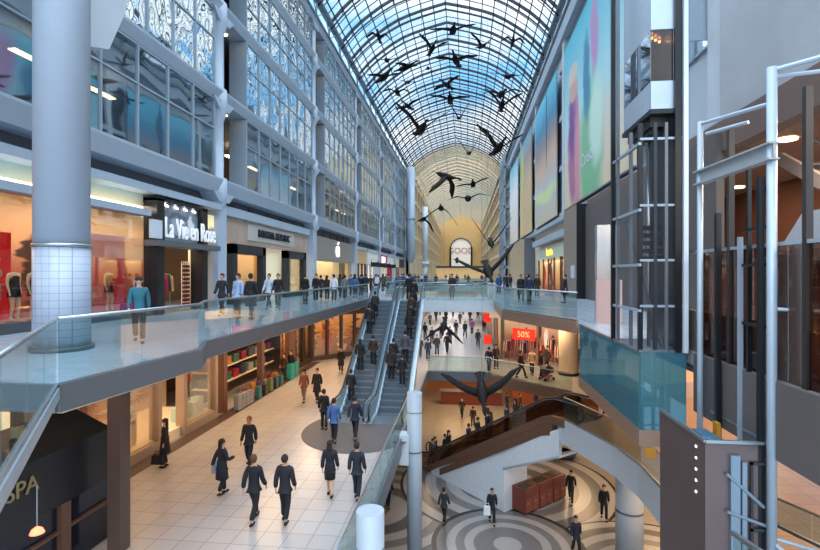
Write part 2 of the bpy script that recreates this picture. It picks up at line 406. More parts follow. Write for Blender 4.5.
# dark recess with vents between shop cornice and fourth storey beam
struct('wall_left', B(-13.9, -2, 14.9, -13.5, 106, 16.5), mat('recess_dark', '4f555f', .7), 'dark recess above the shop fronts')
k = 0
for i, y in enumerate(YC[1:4]):
    for q in range(5):
        v = thing('vent_grille', (-13.48, y + 2.5 + q * 2.6, 15.7), 0, 'square dark vent, %s of the row above the %s' % (ORD[q], ['outfitter shop', 'grey fronted shop', 'small shops'][i]), 'vent', 'square vents above the facade shops')
        B(-.02, -.35, -.3, .03, .35, .3).build('grille', BLACK, v)
        mb = MB()
        for s in range(5): mb.box(.03, -.33, -.25 + s * .12, .05, .33, -.21 + s * .12)
        mb.build('louver', CHAR, v)
# haunch and cantilever at the near column
near = MB().extr([(-10.0, 10.8, 17.4), (-10.0, 11.8, 17.75), (-10.0, 12.4, 19.0), (-10.0, 12.9, 21), (-10.0, 13.2, 28), (-10.0, 10.8, 28)][::-1], (.8, 0, 0))
struct('trim_%d' % next(TRIM), near, CONC, 'deep grey haunch beside the top of the near round column')
# near column
col = thing('round_column', (-9.02, 10.1, L3), 0, 'large pale round column with tiled lower part at the left of the walkway', 'column')
MB().lathe(0, 0, [(.55, 0), (.55, 2.3)], 36).build('tiled_base', brick_mat('column_tile', 'a8b2c0', 'a0abba', '7d8898', .16, .16, .006, .35, rot=(PI / 2, 0, 0)), col, True)
MB().lathe(0, 0, [(.57, 2.3), (.57, 2.37)], 36).build('steel_band', STEEL, col, True)
MB().lathe(0, 0, [(.54, 2.37), (.54, 18.5)], 36).build('shaft', TILE1, col, True)
MB().lathe(0, 0, [(.62, 0), (.62, .1)], 36).build('skirting', DARKF, col, True)

# ---- vault
OFF = [0, 1.3, 2.6, 3.9, 5.1, 6.3, 7.4, 8.4, 9.3, 10.0, 10.4]
GZ = [1, .945, .885, .815, .735, .62, .49, .36, .215, .08, 0]
XM = -2.1; ZG = 35.5; RISE = 5.6
PROF = [(XM - o, ZG + RISE * g) for o, g in zip(OFF[::-1], GZ[::-1])] + [(XM + o, ZG + RISE * g) for o, g in zip(OFF[1:], GZ[1:])]
gl = MB(); gl2 = MB()
Y0R, Y1R = 8.5, 250
n = len(PROF)
for k in range(n - 1):
    (xa, za), (xb, zb) = PROF[k], PROF[k + 1]
    gl.add([(xa, Y0R, za + .12), (xb, Y0R, zb + .12), (xb, 110, zb + .12), (xa, 110, za + .12)], [(0, 1, 2, 3)])
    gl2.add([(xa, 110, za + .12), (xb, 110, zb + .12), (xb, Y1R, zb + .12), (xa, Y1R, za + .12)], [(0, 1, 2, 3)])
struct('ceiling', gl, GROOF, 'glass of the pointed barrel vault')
struct('ceiling', gl2, glass('warm_lit_vault_glass', 'fff4e0', .97, body='f2e4c8', bodyf=.5, edge=.1), 'far vault glass with warm light put into its colour')  # warm glow of the far end is put into the glass body colour
mb = MB()
for k, (x, z) in enumerate(PROF):
    mb.box(x - .045, Y0R, z - .05, x + .045, 110, z + .08)
struct('trim_%d' % next(TRIM), mb, TROOF, 'long purlins of the glass vault')
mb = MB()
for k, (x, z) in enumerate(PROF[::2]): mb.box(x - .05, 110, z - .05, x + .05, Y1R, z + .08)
struct('trim_%d' % next(TRIM), mb, mat('warm_lit_steel', 'b8a27c', .6), 'purlins of the far vault with warm light put into their colour')  # roof steel recoloured to carry the warm light on the far vault
def arch(y, w, d, dz=0):
    mb = MB()
    for (xa, za), (xb, zb) in zip(PROF, PROF[1:]):
        mb.bar((xa, y, za + dz), (xb, y, zb + dz), d, w, up=(0, 1, 0))
    return mb
mains = [YC[0] + 4.0375 * k for k in range(0, 60)]
for k, y in enumerate(mains):
    if y > 248: break
    mb = arch(y, .17, .26)
    if y < 150:
        m2 = arch(y, .1, .12, -.62); mb.add(m2.v, m2.f)
        for (x, z) in PROF[::2]: mb.bar((x, y, z), (x, y, z - .6), .07)
    struct('trim_%d' % next(TRIM), mb, TROOF if y < 110 else mat('warm_lit_steel', 'b8a27c'), 'steel arch of the vault, number %d along the hall' % (k + 1))  # far arches take the steel with warm light in its colour
mb = MB(); y = YC[0]
for k, y in enumerate(mains):
    if y > 120: break
    for q in (1, 2):
        a = arch(y + 4.0375 * q / 3, .05, .08); mb.add(a.v, a.f)
struct('trim_%d' % next(TRIM), mb, TROOF, 'thin glazing bars between the steel arches')
# gutters / truss edge
for sx, x, nm in ((-1, XM - 10.45, 'left'), (1, XM + 10.45, 'right')):
    mb = MB().box(x - .25, Y0R, 35.2, x + .25, Y1R, 35.55).box(x - .2 + sx * .1, Y0R, 33.9, x + .1 + sx * .1, Y1R, 34.1)
    struct('trim_%d' % next(TRIM), mb, mat('gutter_steel', '75828c', .5, metal=.3), '%s gutter beam at the foot of the vault' % nm)
    mb = MB()
    for y in mains:
        if y < 130:
            mb.bar((x, y, 35.2), (x + sx * .3, y, 33.6), .16).bar((x, y, 34), (x, y + 2, 35.3), .08).bar((x, y + 4, 34), (x, y + 2, 35.3), .08)
    struct('trim_%d' % next(TRIM), mb, FRAME, '%s row of struts under the vault gutter' % nm)
    mb = MB().box(x + sx * .9 - .05, Y0R, 33.6, x + sx * .9 + .05, 130, 35.6)
    struct('wall_%s' % nm, mb, mat('teal_clerestory', '5d8480', .3, metal=.2), '%s clerestory band under the vault' % nm)

# ---- banner wall
XR = 8.4
struct('wall_right', B(XR, 3, 16.9, XR + .4, 17.3, 36), mat('rough_concrete', 'a9adb2', .85, vary=.18, scale=.8, bump=.35), 'rough grey concrete wall above the tall glass screen')
struct('wall_right', B(XR + .5, 17.3, 16.9, XR + .8, 110, 36), mat('right_wall_pale', 'aeb9c2', .7, vary=.08, scale=.5), 'pale wall behind the hanging banners')
mb = MB().box(XR - .1, 16, 32.3, XR + .5, 110, 33.5).box(XR - .05, 17.3, 16.6, XR + .5, 110, 17.0)
struct('trim_%d' % next(TRIM), mb, SPAND, 'pale cornice beam along the top of the banner wall')
for i, y in enumerate([18.0, 44.1, 60.9, 77.1, 94]):
    mb = MB().box(XR + .1, y - .5, 16.8, XR + .55, y + .35, 32.4)
    struct('trim_%d' % next(TRIM), mb, CONC, 'grey pilaster of the banner wall, %s from the near end' % ORD[i])
    if i:
        w = thing('window_%d' % next(WIN), (XR + .45, y - 1.9, 17), 0, 'tall dark window slot between banners on the banner wall, %s from the near end' % ORD[i - 1], 'window', kind='structure')
        B(0, 0, 0, .1, 3.7, 13.5).build('pane', mat('dark_window', '1d2730', .15), w)
        mb = MB()
        for z in (.2, 4.4, 8.9, 13.3): mb.box(-.3, -.1, z - .25, .05, 3.8, z + .25)
        mb.build('transom', SPAND, w)
# narrow window by the lift at the top right
w = win_bay(18.5, 21.6, 20.2, 26, 2, GMID, 'narrow window high on the banner wall beside the lift', X=XR + .45, rows=(.35,))
# banners
BA = blob_mat('banner_seaside', [(0, 'd9c6a6'), (.22, 'd6c8b4'), (.5, 'a9cfd2'), (1, '49b3c9')],
              [(.5, .2, .17, .36, '7db48a', .5), (.42, .34, .1, .2, 'c4dccb', .5), (.56, .62, .05, .22, '3f7fa0', .5), (.44, .78, .05, .2, 'b48ab0', .6), (.80, .36, .11, .37, 'ad6c90', .3), (.83, .48, .05, .2, '6c4a8c', .6), (.72, .2, .05, .34, 'cf929a', .5), (.8, .66, .08, .07, 'c99c92', .3), (.81, .755, .095, .06, 'cdbfae', .35)], noise=.07, nscale=9)
BB = blob_mat('banner_dusk', [(0, 'cfc0a6'), (.25, 'b7bfc4'), (.45, 'c9a98f'), (.62, '8b7f80'), (.75, '3f7fa0'), (1, '63bfd8')], [(.5, .22, .5, .06, 'cfd8a0', .6), (.4, .72, .03, .3, '244a6a', .4)], noise=.14)
BC = blob_mat('banner_gold', [(0, 'd6b98c'), (.5, 'c7aa86'), (.78, '9a8c8c'), (1, '6fa9c0')], [(.75, .7, .1, .25, 'b3c65a', .5)], noise=.2)
BD = blob_mat('banner_pale', [(0, 'e0d3bf'), (.6, 'dfe0dc'), (1, '74bdd2')], [], noise=.2)
for nm, y0, y1, m, lab in [('a', 25.2, 42.3, BA, 'huge hanging banner with a pink and green figure on turquoise, nearest the lift'),
                           ('b', 46.0, 59.3, BB, 'tall hanging banner fading from blue sky to pale sand, second from the lift'),
                           ('c', 62.9, 75.4, BC, 'tall hanging banner in golden tan with a green streak, third from the lift'),
                           ('d', 79.0, 92.3, BD, 'pale hanging banner farthest from the lift')]:
    t = thing('wall_banner', (XR - .12, y0, 17.25), 0, lab, 'banner', 'hanging banners on the banner wall')
    MB().box(0, 0, 0, .12, y1 - y0, 13.3).build('printed_panel', m, t)
    MB().box(-.03, 0, -.1, .15, y1 - y0, .0).box(-.03, 0, 13.3, .15, y1 - y0, 13.4).pieces('edge_rail', GREYM, t)
    if nm == 'a':
        text('lettering', 'Coast', 1.3, WHITE, t, (-.02, 9.5, 2.6), ROT_W, .02)

# upper level right: shops below the banners
struct('wall_right', B(XR + .6, 36, L3, XR + .9, 110, 16.9), CREAM, 'pale wall behind the banner-side upper shops')
b1 = thing('portal_box', (7.6, 64.5, L3), 0, 'boxed pale metal shop portal with grey end, farther one on the banner-side walkway', 'shop front', 'boxed portals on the banner-side walkway')
B(0, 0, 0, .08, 20, 6.3).build('side_cladding', mat('beige_metal', 'cdbfa6', .3, metal=.5), b1); B(0, -.05, 0, 1.35, 0, 6.3).build('end_panel', GREYM, b1)
b2 = thing('portal_box', (7.6, 34.7, L3), 0, 'black ended shop portal with beige flank, nearer one on the banner-side walkway', 'shop front', 'boxed portals on the banner-side walkway')
B(0, 0, 0, .08, 4.4, 6.5).build('side_cladding', mat('taupe_metal', '9c8f84', .4, metal=.4), b2); B(0, -.06, 0, 4.5, 0, 6.5).build('end_panel', BLACK, b2)
MB().box(-.03, .6, 1.4, 0, 1.7, 2.3).build('notice_plate', WHITE, b2)
ys = thing('storefront', (XR + .2, 42.5, L3), 0, 'bright shop front with a yellow lit sign on the banner-side walkway', 'shop front')
MB().box(-.5, -3, 4.9, .2, 18, 5.5).build('canopy', SPAND, ys)
MB().box(-.05, 1, 3.3, .1, 16, 4.6).build('sign_band', mat('pale_green_band', 'cfd8c4', .5), ys)
MB().box(.2, 0, 0, .25, 17, 3.3).build('lit_interior', blob_mat('orange_stock', [(0, '8c4a24'), (.5, 'e0a060'), (1, 'f3d9a0')], [(.2, .5, .05, .6, '5a2a1c', .2), (.55, .5, .05, .6, '5a2a1c', .2), (.8, .4, .06, .4, 'c04030', .2)], noise=.2, emit=.5), ys)
mb = MB()
for q in range(6): mb.box(0, q * 3.3, 0, .15, q * 3.3 + .25, 3.3)
mb.build('mullion', BROWN, ys)
text('sign_letters', 'Lunetta', 1.1, mat('yellow_sign', 'ffe84a', .5, emit=1.6), ys, (-.12, 8.5, 3.95), ROT_W, .05)
# far continuation of both sides
CRM = mat('far_facade_cream', 'e0cdb0', .7, vary=.15, scale=.3)
for side, x0, x1 in (('left', -14, -12.2), ('right', 8.4, 10)):
    mb = MB()
    mb.box(x0, 106, L3, x1, 250, 16); 
    for j in range(5): mb.box(x0 - .2, 106, 16 + j * 4.3, x1 + .2, 250, 16.9 + j * 4.3)
    for q in range(19):
        y = 106 + q * 8; mb.box(x0, y, L3, x1 + (.3 if side == 'left' else 0), y + 1.2, 35.4)
    struct('wall_%s' % side, mb, CRM, 'cream facade far down the %s side' % side)
    struct('wall_%s' % side, B(x0 - 1.5 if side == 'left' else x1, 106, 0, x0 - 1 if side == 'left' else x1 + .5, 250, 35.4), mat('far_dark_glass', '6a6c70', .2), 'dark glazing far down the %s side' % side)
# right side between banners and far part: balconies and struts
mb = MB()
for j in range(6):
    mb.box(7.3, 94, 13 + j * 3.8, 8.6, 106, 13.4 + j * 3.8); mb.box(7.3, 94, 13.9 + j * 3.8, 7.4, 106, 14.1 + j * 3.8)
for q in range(5): mb.box(7.3, 94 + q * 3, L3, 7.6, 94.3 + q * 3, 35)
struct('trim_%d' % next(TRIM), mb, FRAME, 'stacked blue grey balconies at the end of the banner wall')
# tall round duct at the end of the window facade
t = thing('round_duct', (-11.3, 102, 14.2), 0, 'tall blue grey round duct rising at the end of the window facade', 'duct')
MB().lathe(0, 0, [(.4, 0), (.9, .9), (.95, 2), (.95, 20)], 24).build('duct_pipe', FRAME, t, True)
MB().lathe(0, 0, [(1.05, 2), (1.05, 2.3)], 24).lathe(0, 0, [(1.05, 9), (1.05, 9.3)], 24).pieces('collar', STEEL, t)
t = thing('white_column', (-8.4, 104, L3), 0, 'slim white column with a ring capital beside the round duct', 'column')
MB().lathe(0, 0, [(.55, 0), (.55, 3.6)], 20).build('lower_shaft', WHITE, t, True); MB().lathe(0, 0, [(.9, 3.6), (.9, 4.3)], 20).build('ring', WHITE, t, True); MB().lathe(0, 0, [(.55, 4.3), (.55, 16)], 20).build('upper_shaft', WHITE, t, True)
# end wall with the arched window
YE = 248
mb = MB()
cx, cz, r = -2.0, 22.5, 5.3
mb.box(-13, YE, 15, cx - r, YE + .5, 33).box(cx + r, YE, 15, 9, YE + .5, 33)
N = 20
for k in range(N):
    a0, a1 = PI * k / N, PI * (k + 1) / N
    p = [(cx + r * math.cos(a0), YE, cz + 2 + r * math.sin(a0)), (cx + r * math.cos(a1), YE, cz + 2 + r * math.sin(a1)), (cx + r * math.cos(a1), YE, 36), (cx + r * math.cos(a0), YE, 36)]
    mb.extr(p, (0, .5, 0))
mb.box(-13, YE, L3 - 6, 9, YE + .5, 15)
mb.extr([(x, YE + .6, z) for x, z in PROF] + [(8.3, YE + .6, 32), (-12.5, YE + .6, 32)], (0, .3, 0))
struct('wall_back', mb, mat('end_wall_amber', 'f2cc92', .6), 'amber end wall around the arched window')
w = thing('window_%d' % next(WIN), (cx, YE, 15), 0, 'arched white window with pink lettering at the far end of the hall', 'window', kind='structure')
pts = [(-r, 0, 0), (r, 0, 0)] + [(r * math.cos(PI * k / N), 0, 9.5 + r * math.sin(PI * k / N)) for k in range(N + 1)]
MB().extr([(x, .3, z) for x, _, z in pts], (0, .1, 0)).build('pane', mat('lit_arch', 'f3f1ee', .5, emit=.35), w)
mb = MB()
for k in range(N): 
    a0, a1 = PI * k / N, PI * (k + 1) / N
    mb.bar((r * math.cos(a0), -.1, 9.5 + r * math.sin(a0)), (r * math.cos(a1), -.1, 9.5 + r * math.sin(a1)), .9, .5)
mb.bar((-r, -.1, 0), (-r, -.1, 9.5), .9).bar((r, -.1, 0), (r, -.1, 9.5), .9)
mb.build('window_frame', CHAR, w)
text('lettering', 'GOOD', 4.2, mat('pink_letters', 'b8584c', .5), w, (0, .1, 8.5), ROT_S, .1)
MB().ball((-2, .1, 3.8), .9, .2, 1.6).build('black_mark', BLACK, w)
struct('wall_back', B(-12, 205, L3, 8.4, 206, 14.4), mat('far_shops', 'd8b98a', .6, emit=.5), 'bright shop band below the arched window')
struct('trim_%d' % next(TRIM), B(-12, 204, 14.4, 8.4, 206, 15.2), DARKF, 'dark band above the far shops')
# walls of the lower levels
struct('wall_back', B(-16, 50, 0, 24, 50.3, L2 - .45), mat('lower_back', 'a8714c', .6), 'warm back wall of the bottom level')
struct('wall_left', B(-14, -2, 0, -13.7, 50, L2 - .5), BROWN, 'brown left wall of the bottom level')
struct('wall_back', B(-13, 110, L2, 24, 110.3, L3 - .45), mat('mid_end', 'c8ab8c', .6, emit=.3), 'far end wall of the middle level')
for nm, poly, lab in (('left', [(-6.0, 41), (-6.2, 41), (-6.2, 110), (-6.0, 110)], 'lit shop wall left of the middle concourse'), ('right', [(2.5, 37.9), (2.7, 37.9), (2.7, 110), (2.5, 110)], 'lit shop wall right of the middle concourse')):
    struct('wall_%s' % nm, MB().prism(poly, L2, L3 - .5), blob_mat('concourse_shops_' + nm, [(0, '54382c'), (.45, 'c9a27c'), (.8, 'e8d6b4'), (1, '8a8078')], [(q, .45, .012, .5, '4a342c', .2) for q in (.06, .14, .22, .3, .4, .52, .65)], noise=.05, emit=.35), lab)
# ================================================================== SHOPS, RAILS, LIFTS, ESCALATORS
# ---- left upper level shops
XS = -12.9
struct('trim_%d' % next(TRIM), B(-13.7, -2, 15.2, XS + .35, 24.3, 15.5), SPAND, 'pale cornice above the lingerie shop')
lv = thing('storefront', (XS, 0, L3), 0, 'lingerie storefront with lit white name letters and black portal', 'shop front')
MB().box(-.5, -2, 4.3, -.4, 19, 5.0).build('lit_band', blob_mat('glow_band', [(0, 'f6e0a0'), (1, 'a8bcb8')], [(.35, .5, .35, 2, '8fb0b4', .4)], noise=.05, emit=.25), lv)
MB().box(-.4, -2, 4.05, .25, 18.6, 4.3).build('lower_cornice', SPAND, lv)
MB().box(-.3, 18.9, 0, .3, 19.4, 4.85).pieces('black_portal', BLACK, lv); MB().box(-.3, 22.4, 0, .3, 22.9, 4.85).box(-.3, 18.9, 4.75, .3, 22.9, 4.9).pieces('black_portal', BLACK, lv)
MB().box(-.15, 19.4, 3.1, .05, 22.4, 4.75).build('backlit_panel', blob_mat('silver_roses', [(0, '7c858f'), (1, '98a2ae')], [(.45, .45, .3, .38, '66707e', .2), (.45, .45, .2, .25, 'a8b0b8', .2), (.15, .6, .1, .3, '7a8492', .3), (.8, .5, .1, .3, 'f0f2f4', .3)], noise=.3, nscale=5), lv)
MB().box(-.1, 18.6, 2.85, .6, 23.6, 3.1).build('sign_shelf', GREYM, lv)
MB().box(.35, 18.3, 3.15, .5, 18.95, 3.9).build('square_logo', WHITE, lv)
text('sign_letters', 'La Vie en Rose', .78, mat('sign_white', 'ffffff', .4, emit=.2), lv, (.5, 21.2, 3.62), ROT_E, .06, fit=(4.1, .85))
MB().box(-.02, -2, .05, .0, 18.9, 4.05).build('shop_window', GSHOP, lv)
MB().box(-.1, -2, 0, .15, 18.9, .3).box(-.06, 9, .3, .02, 9.06, 4.05).box(-.06, 14, .3, .02, 14.06, 4.05).build('window_base', DARKF, lv)
B(-.4, 22.9, 0, 0, 24.0, 4.0).build('end_pier', mat('pier_greige', 'b8a494', .5), lv); B(-.35, 22.9, 4.1, .02, 24.0, 4.7).build('lit_corner', mat('glow_corner', 'f4e2a8', .5, emit=.6), lv)
for q in range(4): MB().tube([(.05, 19.8 + q * .72, 4.7), (.2, 19.8 + q * .72, 4.6)], .035).build('spot_lamp', LAMPC, lv)
struct('wall_left', B(-16.8, -2, L3, -16.7, 24, 14.9), blob_mat('lingerie_backdrop', [(0, '7c3a34'), (.35, 'a05a50'), (.62, 'd8b498'), (1, 'f0e2c4')], [(.75, .4, .03, .3, '3c2824', .2), (.88, .35, .05, .25, '502c28', .2), (.6, .45, .03, .3, 'e4c090', .3)], noise=.08, nscale=12, emit=.15), 'warm back wall inside the lingerie shop')
struct('ceiling', B(-16.7, -2, 14.75, XS - .5, 24, 14.9), CREAM, 'warm ceiling inside the lingerie shop')
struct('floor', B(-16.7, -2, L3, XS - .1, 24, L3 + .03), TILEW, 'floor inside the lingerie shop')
sp = thing('sale_poster', (XS - .8, 8.8, L3 + .35), 0, 'red sale poster with 70% off in white behind the shop window', 'poster')
B(0, 0, 0, .04, 4.6, 2.6).build('red_sheet', mat('sale_red_poster', 'd3161f', .5, emit=.3), sp)
text('percent', '70', 1.7, WHITE, sp, (.06, 2.75, 1.3), ROT_E, .01); text('percent_sign', '%', .8, WHITE, sp, (.06, 4.05, 1.5), ROT_E, .01); text('off_word', 'off', .7, WHITE, sp, (.06, 3.95, .8), ROT_E, .01)
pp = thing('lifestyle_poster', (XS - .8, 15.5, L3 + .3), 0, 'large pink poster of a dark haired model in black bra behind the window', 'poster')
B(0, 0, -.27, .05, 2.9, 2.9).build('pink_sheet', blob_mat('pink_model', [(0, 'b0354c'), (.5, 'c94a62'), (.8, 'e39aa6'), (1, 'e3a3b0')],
    [(.75, .3, .2, .5, 'c03048', .3), (.25, .22, .19, .22, '9c5f52', .2), (.23, .5, .12, .25, 'd59a80', .15), (.22, .62, .17, .07, 'd59a80', .2), (.22, .53, .13, .06, '241418', .15), (.23, .82, .08, .13, '2a1712', .15), (.245, .79, .05, .085, 'd9a288', .15)], noise=.03, emit=.4), pp)  # emission added so the print stays pink under the warm lamps
def hangar(name, x, y, z, n, cols, label, rz=0, H=1.2, W=1.6, cat='clothes rack'):
    t = thing(name, (x, y, z), rz, label, cat)
    MB().tube([(0, 0, 0), (0, 0, H)], .02).tube([(0, W, 0), (0, W, H)], .02).tube([(0, 0, H), (0, W, H)], .02).build('rail', STEEL, t)
    for k in range(n):
        yy = .1 + (W - .2) * k / max(1, n - 1)
        MB().extr([(-.2, yy - .03, H - .08), (.2, yy - .03, H - .08), (.26, yy - .03, H - .8), (-.26, yy - .03, H - .8)], (0, .06, 0)).build('garment', mat('cloth_' + cols[k % len(cols)], cols[k % len(cols)], .8), t)
    return t
hangar('clothes_rack', -13.7, 20.0, L3, 7, ['b03038', '22304a', 'c8a060', '7a1e2c'], 'rack of red and navy garments in the lingerie shop doorway', H=1.7, W=1.5)
hangar('clothes_rack', -15.5, 13.2, L3, 8, ['7c2a34', 'e8d8c8', '30262c'], 'rack of dark red and cream garments behind the near round column', H=1.7, W=2)
rk = thing('earring_stand', (-13.3, 22.1, L3), 0, 'tall white lattice stand hung with small goods in the doorway', 'display stand')
mb = MB()
for a in range(5): mb.box(-.02, -.3 + a * .15, 0, .02, -.27 + a * .15, 2.3)
for a in range(16): mb.box(-.02, -.3, a * .15, .02, .33, a * .15 + .03)
mb.build('lattice', WARMW, rk)
mb = MB()
for a in range(40): mb.box(.02, -.28 + (a % 4) * .15, .2 + (a // 4) * .2, .07, -.18 + (a % 4) * .15, .33 + (a // 4) * .2)
mb.pieces('trinket', mat('trinket_red', '6c2a2a', .5), rk)
# pillars at the shop line
for i, y in enumerate(YC[1:]):
    struct('trim_%d' % next(TRIM), B(-13.7, y - .5, L3, -12.75, y + .4, 16.0), mat('pillar_blue_white', 'aebccd', .4), 'pale square pillar between shops, %s from the near end' % ORD[i])
# outfitter with dark door frames
XB = -13.1
ob = thing('storefront', (XB, 25.1, L3), 0, 'stone fronted outfitter with two dark framed display windows', 'shop front')
MB().box(-.6, 0, 4.9, .25, 14.6, 5.4).build('cornice', SPAND, ob)
MB().box(-.3, 0, 3.45, .05, 14.6, 4.9).build('stone_band', mat('veined_stone', 'b79f90', .4, vary=.3, scale=1.5), ob)
MB().box(.05, 3.2, 3.75, .09, 11.2, 4.75).build('name_plate', mat('plate_grey', 'c2bcb4', .4), ob)
text('sign_letters', 'BANANA REPUBLIC', .62, CHAR, ob, (.14, 7.4, 4.25), ROT_E, .08, fit=(5.6, .5))
for y0, y1 in ((0, .9), (5.4, 9.1)): MB().box(-.3, y0, 0, -.2, y1, 3.45).build('lit_pier', mat('lit_warm_pier', 'f6e2bc', .6, emit=.25), ob)
for y0, y1, lab in ((.9, 5.4, 'nearer display window'), (9.1, 13.5, 'farther display window')):
    fr = MB().box(-.1, y0, 0, .3, y0 + .5, 3.4).box(-.1, y1 - .5, 0, .3, y1, 3.4).box(-.1, y0, 2.85, .3, y1, 3.4).box(-.1, y0, 0, .3, y1, .3).build('display_frame', CHAR, ob)
    B(-.02, y0 + .45, .3, 0, y1 - .45, 2.9).build('pane', GSHOP, fr)
struct('wall_left', B(-15.0, 25.2, L3, -14.9, 40, 14.8), blob_mat('outfitter_wall', [(0, 'a88a64'), (.5, 'f0dfb8'), (1, 'fff3d6')], [(.25, .45, .03, .5, 'b89a70', .2), (.6, .45, .05, .5, 'caa878', .3), (.8, .4, .04, .4, 'b08858', .2)], noise=.05, emit=.25), 'glowing wall inside the outfitter shop')
# grey fronted electronics shop
ap = thing('storefront', (XB, 41.2, L3), 0, 'plain grey metal shop front with a glowing white fruit emblem', 'shop front')
MB().box(-.4, .2, 2.9, .1, 14.8, 5.1).build('metal_fascia', brick_mat('stripe_metal', 'a5a39c', 'a09e98', '8a8882', 1.5, 30, .02, .35, metal=.5, rot=(0, PI / 2, 0)), ap)
em = MB(); pts = []
for k in range(28):
    a = 2 * PI * k / 28
    rr = .62 * (1 - .13 * math.cos(2 * a + PI) * (1 if math.sin(a) > 0 else .6)) - (.12 if abs(a - PI / 2) < .3 else 0) - (.07 if abs(a - 1.5 * PI) < .25 else 0)
    pt = [rr * math.cos(a) * .95, rr * math.sin(a) * 1.05]
    dx, dz = pt[0] - .78, pt[1] - .12
    if math.hypot(dx, dz) < .3: q = .3 / max(.01, math.hypot(dx, dz)); pt = [.78 + dx * q, .12 + dz * q]
    pts.append((.12, 8.0 + pt[0], 4.0 + pt[1]))
em.extr(pts, (.06, 0, 0))
em.extr([(.12, 8.0 + .02, 4.68), (.12, 8.0 + .18, 4.72), (.12, 8.0 + .32, 4.9), (.12, 8.0 + .3, 5.0), (.12, 8 + .1, 4.9)], (.06, 0, 0))
em.build('fruit_emblem', mat('emblem_white', 'ffffff', .4, emit=2.2), ap)
MB().box(-.02, .2, 0, 0, 14.8, 2.9).build('pane', GSHOP, ap)
struct('wall_left', B(-15.0, 41, L3, -14.9, 57, 13.3), mat('bright_shop_wall', 'fff0c8', .6, emit=.7), 'bright cream wall inside the grey fronted shop')
for q in range(4):
    t = thing('display_table', (-14.2, 43 + q * 3.3, L3), 0, 'wooden display table in the grey fronted shop, %s from the near end' % ORD[q], 'table', 'display tables in the grey fronted shop')
    B(-.5, 0, .85, .5, 2, .93).build('tabletop', mat('maple', 'c99a62', .4), t)
    for sx in (-.42, .36):
        for sy in (.06, 1.88): B(sx, sy, 0, sx + .06, sy + .06, .85).build('leg', mat('maple', 'c99a62'), t)
# small shops beyond
smalls = [(57.4, 'gold signed narrow shop front with brown piers', 'c8a878', '6b4a3a', 'f2d9a8'), (64.8, 'pale shop front with hanging black sign', 'e9e5dc', 'b8c0c8', 'fff2d8'),
          (73.6, 'shop front with a red bordered sign box', 'c01a24', 'e8e0d8', 'fbe3c0'), (82, 'red lit shop front farther down the facade-side walkway', 'e8e4dc', 'a0222a', 'f6caa0'),
          (90, 'cream shop front near the end of the facade-side walkway', 'd8cbb0', '8a7460', 'f8dcb0'), (97.5, 'dark signed shop front before the round duct', '40382f', 'c0a888', 'f6d8a8')]
for i, (y, lab, cs, cp, ci) in enumerate(smalls):
    t = thing('storefront', (XB, y, L3), 0, lab, 'shop front')
    W = (smalls[i + 1][0] if i < 5 else 105) - y - .8
    B(-.3, 0, 3.0, .1, W, 4.7).build('sign_band', mat('band_' + cs, cs, .5), t)
    mb = MB()
    for q in range(4): mb.box(-.2, q * (W - .35) / 3, 0, .1, q * (W - .35) / 3 + .35, 3.0)
    mb.pieces('pier', mat('pier_' + cp, cp, .5), t)
    B(-1.2, 0, 0, -1.1, W, 3.0).build('lit_interior', mat('glow_' + ci, ci, .6, emit=.8), t)
    if i == 2: B(.1, .5, 3.2, .35, 4.5, 4.6).build('sign_border', RED, t); B(.35, .8, 3.4, .4, 4.2, 4.4).build('sign_face', mat('white_lit', 'ffffff', .5, emit=.8), t)
    B(-.3, 0, 4.7, .2, W, 5.1).build('cornice', SPAND, t)
for i, y in enumerate((66, 71, 76.5, 82)):
    t = thing('projecting_sign', (-12.2, y, 13.2), 0, 'black projecting shop sign, %s from the near end of the row' % ORD[i], 'sign', 'black projecting signs on the facade-side walkway')
    B(-.6, -.05, -.3, .6, .05, .3).build('sign_board', BLACK, t); MB().tube([(-.5, 0, .3), (-.5, 0, .7)], .03).build('hanger', BLACK, t)

# ---- left middle level shops (under the walkway)
XM2 = -11.2
jw = thing('storefront', (XM2, 11.2, L2), 0, 'bright gift shop front behind tall glass beside the black corner shop', 'shop front')
JW = mat('jewel_frame', 'b09a88', .35, metal=.4)
mb = MB()
for y in (0, 5.5, 7.15, 9.6): mb.box(-.25, y, 0, .12, y + .22, 4.2)
mb.box(-.25, 0, 3.95, .12, 9.8, 4.48); mb.build('portal_frame', JW, jw)
MB().box(-.25, 0.22, 0, .12, 5.5, .36).box(-.25, 7.37, 0, .12, 9.6, .36).pieces('window_base', JW, jw)
B(-.02, .3, .36, 0, 5.5, 3.95).build('pane', GSHOP, jw); B(-.02, 7.37, .36, 0, 9.6, 3.95).build('pane', GSHOP, jw)
B(-.3, 5.75, 3.35, .1, 7.15, 3.95).build('door_sign', BLACK, jw)
text('sign_letters', 'Caryl', .4, mat('sign_white', 'ffffff'), jw, (.14, 6.4, 3.62), ROT_E, .03)
struct('floor', MB().prism([(XM2 + .12, 11), (XM2 + .7, 11), (XM2 + .7, 34.9), (XM2 + .1, 34.9)], L2 + .001, L2 + .01), mat('dark_border', '4c3a34', .4), 'dark tile border along the shop bases')
struct('wall_left', B(-14.3, 10.5, L2, -14.2, 22, L3 - .5), blob_mat('gift_wall', [(0, 'c8a070'), (.5, '8a6248'), (1, 'c89c68')], [(.12, .5, .05, .3, '8a6850', .2), (.3, .55, .06, .25, 'fff6e0', .2), (.55, .5, .05, .4, '7a4a38', .2), (.8, .5, .08, .3, 'a06a50', .3)], noise=.08, nscale=12, emit=.3), 'glowing wall inside the gift shop')
